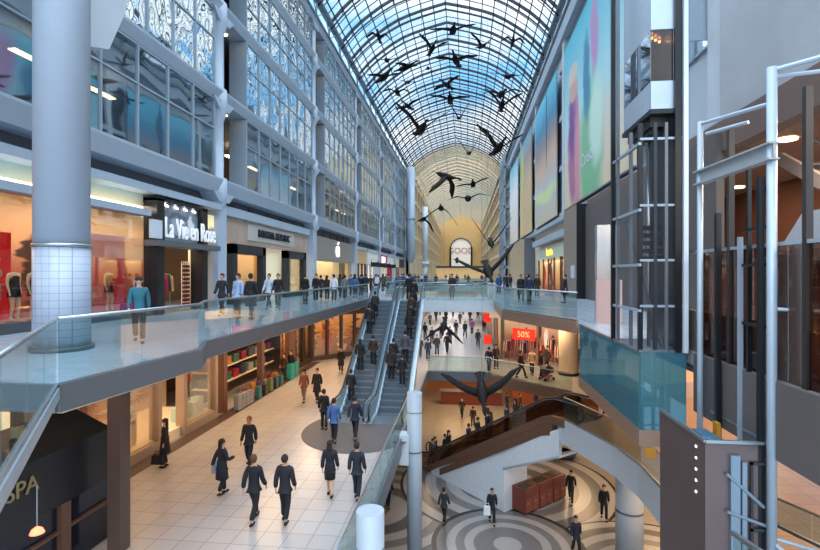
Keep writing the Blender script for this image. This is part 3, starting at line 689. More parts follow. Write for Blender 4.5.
for q, (dx, dy, r, c) in enumerate([(-.35, 1.1, .42, 'b8bcc0'), (-.3, 2.2, .5, 'f4ead8'), (-.4, 3.3, .36, 'f4ead8'), (-.3, 1.7, .3, '8a8078')]):
    z = [2.9, 2.2, 2.7, 1.5][q]
    mb = MB()
    for k in range(9):
        a = 2 * PI * k / 9
        mb.add([(dx, 0, 0), (dx + .02, r * .35 * math.cos(a - .2), r * .35 * math.sin(a - .2)), (dx + .03, r * math.cos(a), r * math.sin(a)), (dx + .02, r * .35 * math.cos(a + .2), r * .35 * math.sin(a + .2)), (dx - .05, 0, 0)], [(0, 1, 2, 3), (4, 3, 2, 1), (0, 3, 4), (0, 4, 1)])
    f = mb.build('hanging_flower', mat('paper_' + c, c, .6)); f.location = (XM2, 14.9 + dy * .5, L2 + z)
    tag(f, ['silver petal ornament hung highest at the near end of the gift window', 'largest white paper flower in the gift window', 'smaller white paper flower at the far end of the gift window', 'small grey petal ornament hung low in the gift window'][q], 'ornament', 'hanging flowers in the gift window')
for q in range(6):
    t = thing('display_plinth', (XM2 - .45 - .3 * (q % 2), 14.2 + q * .45, L2 + .42), 0, 'white plinth with a small box in the gift window, %s from the near end' % ORD[q], 'plinth', 'plinths in the gift window')
    h = .5 + .25 * ((q * 7) % 3); B(-.12, -.12, 0, .12, .12, h).build('post', WARMW, t); B(-.1, -.1, h, .1, .1, h + .15).build('box', mat('gift_silver', 'a8a49c', .4), t)
struct('floor', B(-14.2, 11, L2, XM2 - .05, 21, L2 + .4), WARMW, 'raised floor of the gift window')
for q in range(4):
    tag(B(-11.9, 18.75 + q * .48, L2 + .4, -11.5, 19.1 + q * .48, L2 + .95 + .12 * (q % 2)).build('shopping_bag', mat('mint_bag', 'b8d8cc', .6)), 'mint paper bag in the farther gift window, %s of the row' % ORD[q], 'bag', 'mint paper bags in the gift window')
(MB().extr([(-.5, 8.5 + .25 * math.cos(a * PI / 10), 2.2 + .32 * math.sin(a * PI / 10)) for a in range(20)], (.03, 0, 0)).build('oval_sticker', mat('coral', 'd96a58', .5), jw))
# luggage shop
lg = thing('storefront', (XM2, 21.6, L2), 0, 'open luggage shop front stacked with cases', 'shop front')
mb = MB().box(-.2, 0, 0, .1, .35, 4.2).box(-.2, 4.3, 0, .1, 4.6, 4.2).box(-.2, 8.6, 0, .1, 9.6, 4.2).box(-.2, 0, 3.7, .1, 9.6, 4.48); mb.build('portal_frame', BROWN, lg)
MB().box(-1.8, .3, 0, -1.7, 8.6, 4.0).build('back_board', mat('luggage_back', '4a2c22', .7), lg)
mb = MB()
for z in (.9, 1.7, 2.5, 3.3): mb.box(-1.7, .4, z, -.9, 8.5, z + .05)
mb.build('shelf', WARMW, lg)
cc = ['2b2a30', 'a02430', '5c6e3a', 'c07830', '3a4658', '6a3a70', '2f6a66', '8a8f96']
def suitcase(x, y, z, w, d, h, c, label, group, rz=0):
    t = thing('suitcase', (x, y, z), rz, label, 'suitcase', group)
    sh = MB().box(-d / 2, -w / 2, .04, d / 2, w / 2, h).build('shell', mat('case_' + c, c, .35), t, bevel=.03)
    MB().box(d / 2, -w / 2 + .03, h * .3, d / 2 + .012, w / 2 - .03, h * .33).box(d / 2, -w / 2 + .03, h * .68, d / 2 + .012, w / 2 - .03, h * .71).build('band', GREYM, t)
    MB().tube([(0, -.1, h), (0, -.1, h + .28), (0, .1, h + .28), (0, .1, h)], .012, 6).build('handle', BLACK, t)
    for sy in (-w / 2 + .05, w / 2 - .05): MB().ball((0, sy, .03), .03, .03, .03, 8, 6).build('wheel', BLACK, t)
    return t
for q in range(4):
    suitcase(XM2 + .55 + .0 * q, 22.1 + q * .42, L2, .38, .26, .78 - .03 * q, '85898e', 'silver upright suitcase at the near end of the luggage row, %s from the left' % ORD[q], 'silver suitcases outside the luggage shop')
words = ['charcoal', 'dark red', 'olive', 'orange', 'slate blue', 'plum', 'teal', 'grey']
for q in range(11):
    k = (q * 5 + 1) % 8
    suitcase(XM2 + .1 + .5 * (q % 2), 23.9 + q * .38, L2, .34, .24, .6 + .08 * (q % 3), cc[k], '%s suitcase in the %s row outside the luggage shop, %s along' % (words[k], ['back', 'front'][q % 2], ORD[q]), 'small suitcases outside the luggage shop')
for q in range(2): suitcase(XM2 + .6, 29.0 + q * .75, L2, .6, .32, .95, '1f8f8a', 'large teal suitcase at the far end of the luggage row, %s' % ['nearer one', 'farther one'][q], 'teal suitcases')
for r_, z in enumerate((.95, 1.75, 2.55, 3.35)):
    for q in range(9):
        k = (q * 3 + r_ * 5) % 8
        tag(B(XM2 - 1.55, 22.15 + q * .9, L2 + z, XM2 - 1.0, 22.15 + q * .9 + .62, L2 + z + .42).build('travel_bag', mat('case_' + cc[k], cc[k], .35), bevel=.03), '%s travel bag on the %s shelf of the luggage shop, %s along' % (words[k], ORD[r_], ORD[q]), 'bag', 'travel bags on the luggage shop shelves')
# red shop and angled timber shop front further on
for (a, b, cols, lab) in (((-11.3, 31.4), (-11.3, 35.0), ['3c2a22', 'c09060'], 'narrow shop front with dark goods next to the luggage shop'), ((-11.3, 35.2), (-6.1, 41), ['3c2a22', '8a5a3c'], 'dark timber shop front angled towards the escalators')):
    ang = math.atan2(-(b[0] - a[0]), b[1] - a[1]); W = math.hypot(b[0] - a[0], b[1] - a[1])
    t = thing('storefront', (a[0], a[1], L2), ang, lab, 'shop front')
    mb = MB(); nn = 3 if W < 5 else 7
    for q in range(nn): mb.box(-.1, q * (W - .2) / (nn - 1), 0, .1, q * (W - .2) / (nn - 1) + .2, 4.2)
    mb.box(-.1, 0, 3.3, .12, W, 4.46).box(-.1, 0, 0, .12, W, .35); mb.build('timber_frame', WOOD, t)
    B(-.02, .1, .35, 0, W - .1, 3.3).build('pane', GSHOP, t)
    B(-.9, 0, 0, -.85, W, 3.7).build('lit_interior', blob_mat('stock_%d' % nn, [(0, '4a2a1c'), (.4, '9a6238'), (.7, 'e0a868'), (1, 'f0cf98')], [((q + .5) / 6, .45, .04, .4, ['30201c', '9a2c28', 'c8b8a0'][q % 3], .3) for q in range(6)], noise=.25, nscale=14, emit=.45), t)
    if nn == 7: text('sign_letters', 'SCOOP', .5, WARMW, t, (.16, W * .45, 3.75), ROT_E, .03)

# ---- near left black shop with gilt letters
pa = thing('storefront', (-8.6, 3.5, L2), 0, 'black shop front with gilt letters at the lower left corner', 'shop front')
MB().extr([(0, 0, 1.5), (0, 7.6, 1.5), (0, 7.6, 2.7), (0, 0, 2.7)], (-.9, 0, 0)).build('black_fascia', mat('black_fascia', '1b1e24', .35), pa)
MB().extr([(0, 0, 2.7), (0, 7.6, 2.7), (-1.0, 7.6, 3.15), (-1.0, 0, 3.15)], (-.05, 0, .02)).build('sloping_top', mat('fascia_top', '1e2126', .9, spec=.1), pa)
text('sign_letters', 'SPA', .45, mat('gilt', '8f845e', .5), pa, (.03, 5.15, 2.25), ROT_E, .03)
B(-.12, 0, 0, -.1, 7.6, 1.5).build('dark_window', mat('dark_shop_glass', '1a212e', .1), pa)
MB().box(-.1, 6.1, 0, .02, 6.35, 1.5).box(-.1, 0, .9, .0, 7.6, .95).build('glazing_bar', BROWN, pa)
B(.4, 6.95, 0, .72, 7.3, 4.48).build('corner_post', mat('post_brown', '6a554c', .4, metal=.3), pa)
MB().box(-1.9, 7.7, 2.8, -1.2, 7.8, 4.3).build('rear_panel', PINKW, pa)
# pendant lamp
t = thing('pendant_lamp', (-7.83, 8.2, 7.25), 0, 'small red glowing pendant lamp on a thin rod at the lower left', 'lamp')
MB().tube([(0, 0, 0), (0, 0, .75)], .012).build('rod', STEEL, t); MB().lathe(0, 0, [(.12, -.12), (.09, -.05), (.02, 0)], 16).build('lamp_shade', mat('red_lamp', 'ff7050', .4, emit=4), t, True)
# shelves seen through the glass corner on the middle level far left
sh = thing('display_shelving', (-11.5, 4.2, L2), 0, 'lit shelving with goods seen through the corner glass at the left', 'shelving')
mb = MB()
for z in range(7): mb.box(-.4, 0, .5 + z * .55, 0, 6.5, .54 + z * .55)
for q in range(6): mb.box(-.4, q * 1.3 - .03, 0, .02, q * 1.3 + .03, 4.2)
mb.build('frame', STEELW, sh)
B(-.5, 0, 0, -.42, 6.5, 4.2).build('back_board', mat('lit_back', 'e8b87c', .6, emit=.5), sh)
rr = random.Random(3)
for z in range(6):
    for q in range(13):
        tag(B(-11.85, 4.3 + q * .5, L2 + .54 + z * .55, -11.6, 4.3 + q * .5 + .3, L2 + .54 + z * .55 + rr.uniform(.15, .4)).build('shoe_box', mat('goods_%d' % ((q + z) % 4), ['c8a880', '5c3c34', 'b04038', 'e8dcc8'][(q + z) % 4], .5)),
            '%s box on the lit shelving, %s shelf up, %s from the near end' % (['tan', 'dark brown', 'red', 'cream'][(q + z) % 4], ORD[z], ORD[q]), 'box', 'goods on the lit shelving')

# ---- banner-side middle level shop with sale sign
ax, ay, bx, by = 2.3, 37.2, 7.6, 33.3
ang = math.atan2(-(bx - ax), by - ay)
W = math.hypot(bx - ax, by - ay)
rs = thing('storefront', (ax, ay, L2), ang, 'open clothes shop with a red sale sign behind the middle walkway', 'shop front')
B(.05, -.3, 3.2, .4, W + 2, 4.0).build('pale_fascia', CREAM, rs)
mb = MB().box(-.1, 0, 0, .1, .15, 3.2).box(-.1, 3.4, 0, .1, 3.5, 3.2); mb.build('frame', STEELW, rs)
B(-2.1, -.5, 0, -2.0, W + 1, 4.2).build('lit_interior', blob_mat('clothes_wall', [(0, '6a3a2c'), (.35, 'a06a50'), (.7, 'e8c8a0'), (1, 'fff2d8')], [(.1 + .068 * q, [.3, .55, .4][q % 3], .024, .17, ['702028', 'f4ead8', '4a3038', 'b04848', '30384c', 'd8a890'][(q * 5) % 6], .15) for q in range(13)], noise=.02, nscale=14, emit=.5), rs)
s = B(.17, 1.55, 1.75, .22, 3.35, 2.55).build('sale_sign', mat('sale_red_lit', 'e8281c', .5, emit=.5), rs)
text('sign_letters', '50%', .6, mat('sign_cream', 'ffe8b0'), rs, (.24, 2.45, 2.13), ROT_E, .01)
d = Vector((bx - ax, by - ay, 0)).normalized(); nrm = Vector((-d.y, d.x, 0))
for q in range(9):
    p = Vector((ax, ay, L2)) + d * (.35 + q * .68) + nrm * (.9 if q % 2 else .55)
    t = hangar('clothes_rack', p.x, p.y, L2, 7, [['7a2030', 'e8d0b0', '2a2a38'], ['c04040', '2f2430', 'd8a8a0'], ['30384c', 'e0c8b8', '8a3a30']][q % 3], 'rack of mixed clothes in the sale shop, %s from the sale sign' % ORD[q], ang, H=1.5 + .4 * (q % 2), W=.55)
rc = thing('round_column', (6.6, 32.4, L2), 0, 'cream round column with dark skirting in front of the sale shop', 'column')
MB().lathe(0, 0, [(.6, .15), (.6, 4.2)], 28).build('shaft', CREAM, rc, True); MB().lathe(0, 0, [(.63, 0), (.63, .15)], 28).build('skirting', BLACK, rc, True)
struct('wall_right', B(7.65, 31.5, L2, 7.9, 33.3, L3 - .5), BLACK, 'black return wall at the end of the sale shop')
struct('wall_right', B(7.9, 28.5, L2, 8.2, 31.5, L3 - .5), BROWN, 'brown side wall beside the sale shop')
for i, z in enumerate((8.55, 6.9)):
    t = thing('blade_sign', (1.72, 38.0 - i * .2, z), 0, 'red square sale sign, %s one on the concourse corner' % ['upper', 'lower'][i], 'sign', 'red sale signs on the concourse corner')
    B(-.28, -.04, -.35, .28, .04, .35).build('sign_board', mat('sale_red_lit', 'e8281c'), t); B(.28, -.02, .1, .35, .02, .15).build('bracket', STEEL, t)

# ---- bottom level back counter
ct = thing('counter', (-2.2, 44.8, 0), 0, 'long dark red food counter at the back of the bottom level', 'counter')
B(0, 0, 0, 5.5, .9, 1.15).build('counter_body', REDW, ct); B(-.1, -.1, 1.15, 5.6, 1, 1.22).build('counter_top', GREYM, ct)
B(0, 3.2, 2.0, 7, 3.3, 4.2).build('menu_board', blob_mat('menu_glow', [(0, '8a3c1c'), (.5, 'f0b050'), (1, 'ffe8a0')], [((q + .5) / 7, .55, .05, .3, 'fff0c0', .3) for q in range(7)], noise=.3, nscale=16, emit=1.0, au='X'), ct)
ki = thing('shop_kiosk', (4.4, 45.6, 0), 0, 'orange brown kiosk behind the lower escalator', 'kiosk')
B(0, 0, 0, 3.0, 2, 1.3).build('kiosk_body', mat('kiosk_orange', 'a8562c', .5), ki); B(-.1, -.1, 1.3, 3.1, 2.1, 1.4).build('kiosk_top', BROWN, ki)

# ---- white wall under the lower escalator and cabinets
A = Vector((-2.0, 29.25, 0)); Bp = Vector((1.85, 24.95, 0)); E = Vector((4.1, 22.1, 0))
dd = Vector((.06, .12, 0))
def up(v, z): return (v.x, v.y, z)
mb = MB().extr([up(A, 0), up(Bp, 0), up(Bp, 3.25), up(A, .2)], (.15, .17, 0))
mb.extr([up(Bp, 2.05), up(E, 3.8), up(E, 5.1), up(Bp, 3.25)], (.15, .17, 0))
struct('wall_middle', mb, mat('soffit_white', 'd5dbe2', .55), 'white wall with sloping top under the lower escalator')
mb = MB().extr([up(Bp, 2.05), up(E, 3.8), (5.5, 23.3, 3.8), (3.1, 26.1, 2.05)], (0, 0, .12))
mb.extr([up(Bp, 0), up(Bp, 2.1), (3.1, 26.1, 2.1), (3.1, 26.1, 0)], (.1, -.12, 0))
struct('ceiling', mb, mat('soffit_white', 'd5dbe2'), 'sloping white underside of the lower escalator')
ckx, cky = 2.95, 24.55
ang = math.atan2(28.0 - 25.4, 4.6 - 1.9)
for q in range(3):
    t = thing('cabinet', (ckx + q * 1.0 * math.cos(ang) * 1.12, cky + q * 1.0 * math.sin(ang) * 1.12, 0), ang, 'brown recycling cabinet beside the white wall, %s' % ['nearest to it', 'in the middle of three', 'farthest from it'][q], 'cabinet', 'recycling cabinets on the bottom level')
    B(0, 0, .08, 1.08, .85, 1.25).build('body', REDW, t, bevel=.02)
    for k in range(2): dr = B(.06 + k * .5, -.02, .15, .52 + k * .5, 0, .8).build('door', mat('door_brown', '7c4234', .4), t); B(.12 + k * .62, -.04, .55, .2 + k * .62, -.02, .6).build('handle', STEEL, dr)
    B(.15, .2, 1.25, .93, .65, 1.27).build('opening', BLACK, t); B(.05, .05, 0, 1.03, .8, .08).build('plinth', BLACK, t)
x, y = on_floor(563, 456, 0)
t = thing('round_bench', (x, y, 0), 0, 'low round dark planter bench behind the white wall opening', 'bench')
MB().lathe(0, 0, [(.75, 0), (.9, .35)], 24).build('base', CHAR, t, True); MB().lathe(0, 0, [(.9, .35), (.9, .42), (.6, .42), (.55, .3)], 24).build('rim', GREYM, t, True)

# ---- slim white posts standing up past the middle walkway
for (x, y, r, zt, lab) in ((-1.95, 10.0, .29, 7.0, 'short white round post with flat top, nearest to the camera'), (-1.95, 18.95, .29, 7.3, 'tall white round post beside the foot of the escalators')):
    t = thing('round_post', (x, y, 0), 0, lab, 'post', 'white round posts beside the middle walkway')
    MB().lathe(0, 0, [(r, 0), (r, zt)], 32).build('shaft', POSTM, t, True)
    MB().lathe(0, 0, [(r + .012, 5.0), (r + .012, 5.05)], 32).lathe(0, 0, [(r + .012, zt - .75), (r + .012, zt - .73)], 32).pieces('joint_ring', GREYM, t)
    B(-.56, -.28, 4.55, -.2, .28, 5.7).build('bracket', WHITE, t)
t = thing('round_column', (5.85, 15.6, 0), 0, 'thick pale round column under the near banner-side walkway edge', 'column')
x, y = on_floor(629, 560, 0)
t.location = (6.9, 21.6, 0)
MB().lathe(0, 0, [(.55, 0), (.55, L2 - .9)], 28).build('shaft', CONC, t, True); MB().lathe(0, 0, [(.57, 1.9), (.57, 1.98)], 28).pieces('joint_ring', GREYM, t)
t = thing('round_column', (-5.5, 24.5, 0), 0, 'pale round column in the shade under the facade-side walkway', 'column'); MB().lathe(0, 0, [(.5, 0), (.5, L2 - .5)], 24).build('shaft', CONC, t, True)
# shadow-side wall below the facade-side walkway
struct('landing_mat', MB().lathe(-4.3, 19.9, [(2.35, L2 + .001), (2.35, L2 + .012)], 48, 1.0, 1.15), mat('landing_dark', '55504f', .7), 'dark oval landing inlay at the foot of the escalators')
bpy.data.objects['landing_mat'].name = 'floor'

# ---- railings
def railing(name, pts, zf, label, group=None, hr=1.07, g0=.12, pane=1.35, g=None, rail_m=None):
    t = thing(name, (pts[0][0], pts[0][1], zf), 0, label, 'railing', group)
    ox, oy = pts[0]; g = g or GRAIL
    for a, b in zip(pts, pts[1:]):
        a = Vector((a[0] - ox, a[1] - oy, 0)); b = Vector((b[0] - ox, b[1] - oy, 0)); L = (b - a).length; n = max(1, round(L / pane)); u = (b - a) / n
        for k in range(n):
            p = a + u * k + u * .006; q = a + u * (k + 1) - u * .006
            MB().bar(p + Vector((0, 0, (g0 + hr) / 2)), q + Vector((0, 0, (g0 + hr) / 2)), .014, hr - g0).build('glass_pane', g, t)
    P = [Vector((x - ox, y - oy, 0)) for x, y in pts]
    MB().tube([p + Vector((0, 0, hr)) for p in P], .028, 8).build('handrail', rail_m or STEEL, t, True)
    mb = MB()
    for a, b in zip(P, P[1:]): mb.bar(a + Vector((0, 0, g0)), b + Vector((0, 0, g0)), .05, .07)
    mb.build('base_channel', STEEL, t)
    return t
railing('glass_railing', [(-5.72, 6.32), (-5.48, 9.6), (-5.97, 10.7), (-6.05, 19), (-6.07, 30.4)], L3, 'glass railing with steel handrail along the facade-side upper walkway')
r0 = railing('glass_railing', [(-5.72, 6.3), (-2.9, 2.5)], L3, 'near diagonal glass railing at the lower left corner')
MB().bar((0, 0, .02), (2.82, -3.8, .02), .09, .16).build('bottom_beam', FRAME, r0)
railing('glass_railing', [(-2.38, 28.65), (1.68, 28.65)], L3, 'glass railing on the near edge of the footbridge')
railing('glass_railing', [(-6.0, 36.9), (1.6, 36.9)], L3, 'glass railing on the far edge of the footbridge')
railing('glass_railing', [(1.7, 28.6), (1.72, 22.0), (3.76, 17.05)], L3, 'glass railing of the banner-side upper walkway beside the lift')
railing('glass_railing', [(-2.5, 0.5), (-2.5, 21.4)], L2, 'glass railing of the facade-side middle walkway running to the escalators')
railing('glass_railing', [(-2.4, 32.02), (1.58, 32.02), (1.75, 31.25), (5.75, 27.2)], L2, 'glass railing of the middle level crossing under the footbridge')
railing('glass_railing', [(-6.0, 62), (1.6, 62)], L3, 'glass railing of the far footbridge', pane=2.2)
railing('glass_railing', [(-6.03, 37.1), (-6.03, 61.8)], L3, 'glass railing of the facade-side walkway beyond the footbridge', pane=2.4)
railing('glass_railing', [(1.68, 37.1), (1.68, 61.8)], L3, 'glass railing of the banner-side walkway beyond the footbridge', pane=2.4)
railing('glass_railing', [(4.3, 22.0), (5.5, 18.8), (5.8, 17), (5.8, 4)], L2, 'glass railing of the near banner-side middle level', pane=1.8)
# lift pit casing in blue glass
cs = thing('glass_casing', (3.8, 11.2, 8.5), 0, 'blue glass casing hanging below the lift landing', 'glass casing')
for k in range(3): B(-.02, .02 + k * 1.87, 0, .02, 1.87 * (k + 1) - .02, 1.7).build('glass_pane', GTEAL, cs)
B(0, -.02, 0, .95, .02, 1.7).build('glass_pane', GTEAL, cs)
MB().bar((0, 0, 1.72), (0, 5.6, 1.72), .05).bar((0, 0, 1.72), (.95, 0, 1.72), .05).build('top_rail', STEEL, cs)
MB().box(-.03, -.03, -.35, .95, 5.7, 0).build('bottom_band', BRONZE, cs)
# yellow notice
B(.1, -.05, -.6, .3, -.02, -.38).build('yellow_notice', mat('safety_yellow', 'b87c1c', .5), cs)

# ---- lifts
def lift_shaft():
    t = thing('lift_shaft', (3.8, 11.2, L3), 0, 'open dark steel lift shaft rising beside the banner-side walkway', 'lift shaft')
    for (x, y, w, m) in ((.0, 1.95, .1, BLACK), (.0, 1.55, .07, GREYM), (.02, .05, .09, BLACK), (.32, .02, .07, CHAR), (.05, .75, .07, GREYM), (.55, .02, .06, GREYM), (.78, .02, .13, BLACK), (.92, -.05, .09, WHITE)):
        B(x - w / 2, y - w / 2, 0, x + w / 2, y + w / 2, 17 if (x, y) in ((.0, 1.95), (.0, 1.55), (.78, .02), (.92, -.05)) else 5.0).build('column', m, t)
    for z in (.9, 1.9, 3.1, 4.55):
        MB().bar((0, 0, z), (0, 2, z), .06).bar((0, .02, z + .1), (.9, .02, z + .1), .05).build('crossbar', FRAME, t)
    MB().bar((.1, .3, .1), (.6, 1.6, 2.4), .06).bar((.6, .4, .1), (.2, 1.6, 3), .06).bar((.2, .2, 4.6), (.8, 1.4, 2.2), .05).pieces('brace', GREYM, t)
    MB().box(1.0, .1, 0, 1.06, 2.2, 14).build('back_panel', mat('shaft_dark', '202a38', .3), t)
    MB().tube([(.5, .9, 0), (.5, .9, 5.2)], .04, 12).build('hydraulic_ram', STEEL, t, True)
    for k in range(5): B(.25, .5 + .05 * k, 2.0 + .18 * k, .7, .62 + .05 * k, 2.1 + .18 * k).build('counterweight', CHAR, t)
    return t
lift_shaft()
l1 = thing('lift_car', (3.85, 11.25, 15.4), 0, 'silver lift car with dark window high in the shaft', 'lift car')
SILV = mat('lift_silver', 'b9c6d2', .25, metal=.35)
MB().box(.2, 0, .1, .72, 1.85, .72).box(.2, 0, 1.85, .72, 1.85, 4.6).box(.66, 0, .72, .72, 1.85, 1.85).box(.2, 1.8, .72, .72, 1.85, 1.85).pieces('cab_body', SILV, l1)
MB().box(.2, .05, .72, .23, 1.8, 1.85).build('mirrored_side', mat('mirror', 'c8d4e0', .05, metal=.95), l1)
B(.22, .0, .72, .66, .02, 1.85).build('front_window', GBRN, l1); B(.23, .9, .72, .66, .92, 1.85).build('cab_lining', mat('cab_brown', '6a4434', .5), l1)
for k in range(3): MB().lathe(.32 + .12 * k, .3 + .1 * k, [(.03, 1.78), (.03, 1.82)], 10).build('cab_light', LAMPW, l1)
MB().box(.17, -.04, 0, .75, 1.9, .1).build('underframe', BLACK, l1)
MB().box(.25, .2, -.22, .7, 1.7, 0).box(.3, .4, -.34, .6, 1.4, -.2).build('undercarriage', BLACK, l1)

fr = thing('lift_tower', (4.8, 8.3, L2), 0, 'pale blue steel lift frame with I-beam standing in front of the banner-side walkway', 'lift frame')
MB().tube([(0, 0, 0), (0, 0, 9.7)], .072, 14).build('column', FRAME, fr, True)
MB().tube([(-.12, 2.1, 0), (-.12, 2.1, 9.5)], .055, 12).build('column', FRAME, fr, True)
B(-.03, .85, 0, .03, .93, 7.1).build('column', FRAME, fr)
ib = MB().bar((-.02, -.1, 8.5), (-.14, 2.2, 8.5), .16, .03).bar((-.02, -.1, 8.25), (-.14, 2.2, 8.25), .16, .03).bar((-.02, -.1, 8.375), (-.14, 2.2, 8.375), .03, .24); ib.build('i_beam', mat('ibeam_grey', '9aa0a4', .5), fr)
MB().tube([(-.12, 2.1, 9.45), (.55, .95, 9.45)], .04).tube([(-.1, 1.9, 9.2), (.3, 1.2, 9.2)], .035).pieces('top_pipe', FRAME, fr)
MB().tube([(0, 0, 9.65), (1.1, -.75, 9.75)], .04).tube([(0, 0, 9.55), (1.0, -.1, 9.6)], .035).pieces('top_pipe', FRAME, fr)
MB().tube([(0, 0, 5.9), (1.2, -.4, 5.85)], .03).tube([(0, 0, 4.0), (1.2, -.5, 3.8)], .03).tube([(0, 0, 2.3), (1.2, -.6, 2.2)], .03).tube([(0, 0, 2.25), (.8, -.9, 1.5)], .035).pieces('stay_pipe', FRAME, fr)
for (x, y, z1, w) in ((-.1, .12, 8.0, .08), (-.05, 1.55, 7.6, .09), (.05, .72, 8.6, .06)): B(x - w / 2, y - w / 2, 0, x + w / 2, y + w / 2, z1).pieces('guide_rail', BLACK, fr)
for z in (5.6, 6.6, 7.2): MB().bar((-.05, .1, z), (.0, .8, z), .05).build('rail_clip', BLACK, fr)
l2 = thing('lift_car', (3.86, 8.4, 7.0), 0, 'brushed metal lift car seen from above with five small lights', 'lift car')
BR2 = mat('lift_bronze', '6f5f5e', .35, metal=.5)
MB().box(0, 0, -.8, .04, 1.85, 2.2).box(0.04, 0, -.8, .97, .04, 2.2).pieces('cab_side', BR2, l2)
MB().bar((0, 0, 2.2), (0, 1.85, 2.2), .05).bar((0, 0, 2.2), (.97, 0, 2.2), .05).bar((.97, 0, 2.2), (.97, 1.85, 2.2), .05).build('top_edge', STEEL, l2)
B(.04, .04, 1.75, .95, 1.8, 1.8).build('cab_roof', CHAR, l2)
MB().box(.1, .2, 1.8, .35, 1.3, 2.0).box(.45, .5, 1.8, .7, 1.5, 1.95).tube([(.1, 1.6, 1.9), (.9, .2, 1.95)], .04).build('roof_machinery', mat('machine_blue', '56809c', .4, metal=.5), l2)
B(.75, 1.2, 1.8, .82, 1.35, 2.15).build('yellow_switch', mat('safety_yellow', 'd9971c'), l2)
for k in range(5): B(-.008, .3, 1.99 - k * .19, 0, .335, 2.02 - k * .19).build('light_dot', LAMPC, l2)
MB().box(.36, -.06, .35, .5, 0, 2.0).box(.53, -.06, .3, .6, 0, 1.9).tube([(.3, -.05, 1.7), (.85, -.05, 1.2)], .03).tube([(.3, -.05, 1.1), (.9, -.05, .9)], .03).build('side_machinery', mat('machine_grey', '8294a4', .35, metal=.6), l2)
MB().box(.66, -.05, -.2, .7, -.02, 1.9).box(.9, -.05, -.2, .94, -.02, 1.9).box(.66, -.05, 1.86, .94, -.02, 1.9).box(.66, -.05, .8, .94, -.02, .85).build('door_frame', CHAR, l2)
B(.04, .3, .3, .05, 1.7, 1.6).build('inner_panel', BROWN, l2)
# glass balustrade edge close to the camera at the bottom right
t = railing('glass_railing', [(2.62, 5.15), (3.0, 3.6)], 8.6, 'near glass panel edge at the bottom right below the lift', g0=.05, hr=.75)

# ---- tall glass screen and what is behind it
sc_ = thing('glass_screen', (5.0, 5.2, L3 - .45), 0, 'tall glass screen with dark mullions along the banner-side walkway', 'glass screen')
for k, y in enumerate((.2, 2.6, 4.7, 6.6)): B(-.05, y - .045, 0, .05, y + .045, 4.9).build('mullion', mat('mullion_dark', '2b2624', .4), sc_)
for k in range(6): B(-.01, .25 + k * .93, .1, .01, .25 + (k + 1) * .93 - .03, 2.6).build('glass_pane', GBRN, sc_)
B(-.05, 0, .0, .05, 8.2, .12).build('base_rail', GREYM, sc_); B(-.04, 0, 2.6, .04, 8.2, 2.66).build('mid_rail', FRAME, sc_)
B(.0, 2.75, .45, .1, 3.65, 2.45).build('grey_panel', mat('panel_grey_blue', '8d9aa6', .5), sc_)
MB().box(.02, 3.9, .45, .08, 8.2, 1.35).box(.02, 0, .45, .08, 2.6, 1.3).pieces('low_panel', mat('taupe_low', '9a8a84', .5), sc_)
for k, y in enumerate((3.0, 4.4, 5.2)): B(.09, y, .55, .12, y + .3, .8).build('dark_tile', CHAR, sc_)
struct('ceiling', B(XR + .05, 3, 16.5, 16, 34.4, 16.8), mat('brown_ceiling', 'a17a68', .7, vary=.08), 'brown ceiling behind the tall glass screen')
struct('trim_%d' % next(TRIM), B(XR - .1, 3, 15.9, XR + .4, 34.6, 16.9), mat('bulkhead_brown', '6f5a52', .6), 'brown bulkhead under the rough concrete wall')
struct('wall_right', B(15.8, 3, L3, 16, 36, 16.5), mat('brown_right_wall', '7a4c3c', .7, vary=.3, scale=.6), 'brown wall far behind the tall glass screen')
struct('wall_back', B(XR + .8, 33, L3, 16, 33.2, 16.5), mat('dark_back_right', '4a3832', .7), 'dark brown cross wall behind the tall glass screen')
for i, (px, py) in enumerate([(787, 139), (801, 169), (741, 168), (738, 187), (812, 105), (768, 128)]):
    u = (px - 410) / F; d = 4.58 * F / (274 - py)
    x, y = d * (-S_ + u * C_), d * (C_ + u * S_)
    if x > XR + .5: tag(MB().lathe(x, y, [(.3, 16.44), (.3, 16.5)], 16).build('ceiling_light', LAMPW), 'round warm downlight in the brown ceiling, %s from the top right' % ORD[i], 'light', 'downlights in the brown ceiling')
cp = thing('display_canopy', (7.4, 9.2, 12.2), 0, 'pale grey flared canopy behind the tall glass screen', 'canopy')
MB().extr([(0, 0, 0), (0, 3.6, 0), (.5, 3.3, 1.15), (.5, .5, 1.15)], (.7, 0, 0)).build('canopy_body', mat('canopy_grey', '7c8088', .5), cp); MB().box(.0, 0, -.08, .7, 3.6, 0).build('canopy_edge', GREYM, cp)
for i, (y, c, lab) in enumerate([(8.2, '7fa7b0', 'pale blue wall poster behind the glass screen, nearer one'), (12.2, '7fa7b0', 'pale blue wall poster behind the glass screen, farther one')]):
    tag(B(7.9, y, 10.9, 7.94, y + .8, 12.1).build('wall_poster', mat('poster_blue', c, .4)), lab, 'poster')
for i, (y0, y1, ci) in enumerate([(4, 7.4, 'd08058'), (7.5, 12.0, 'b48468'), (12.1, 17, '9a7868')]):
    struct('wall_right', B(7.95, y0, L3, 8.1, y1, 12.1), mat('interior_' + ci, ci, .6, vary=.35, scale=2.5), 'warm brown shop wall behind the glass screen, %s stretch' % ORD[i])
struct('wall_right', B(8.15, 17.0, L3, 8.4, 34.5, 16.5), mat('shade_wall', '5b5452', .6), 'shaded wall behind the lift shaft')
st = thing('staircase', (9.5, 8, L3), 0, 'staircase with pale stringer climbing behind the tall glass screen', 'staircase')
MB().bar((0, 0, .4), (0, 8, 5.2), .12, .35).build('stringer', mat('stair_pale', '9a8c88', .5), st)
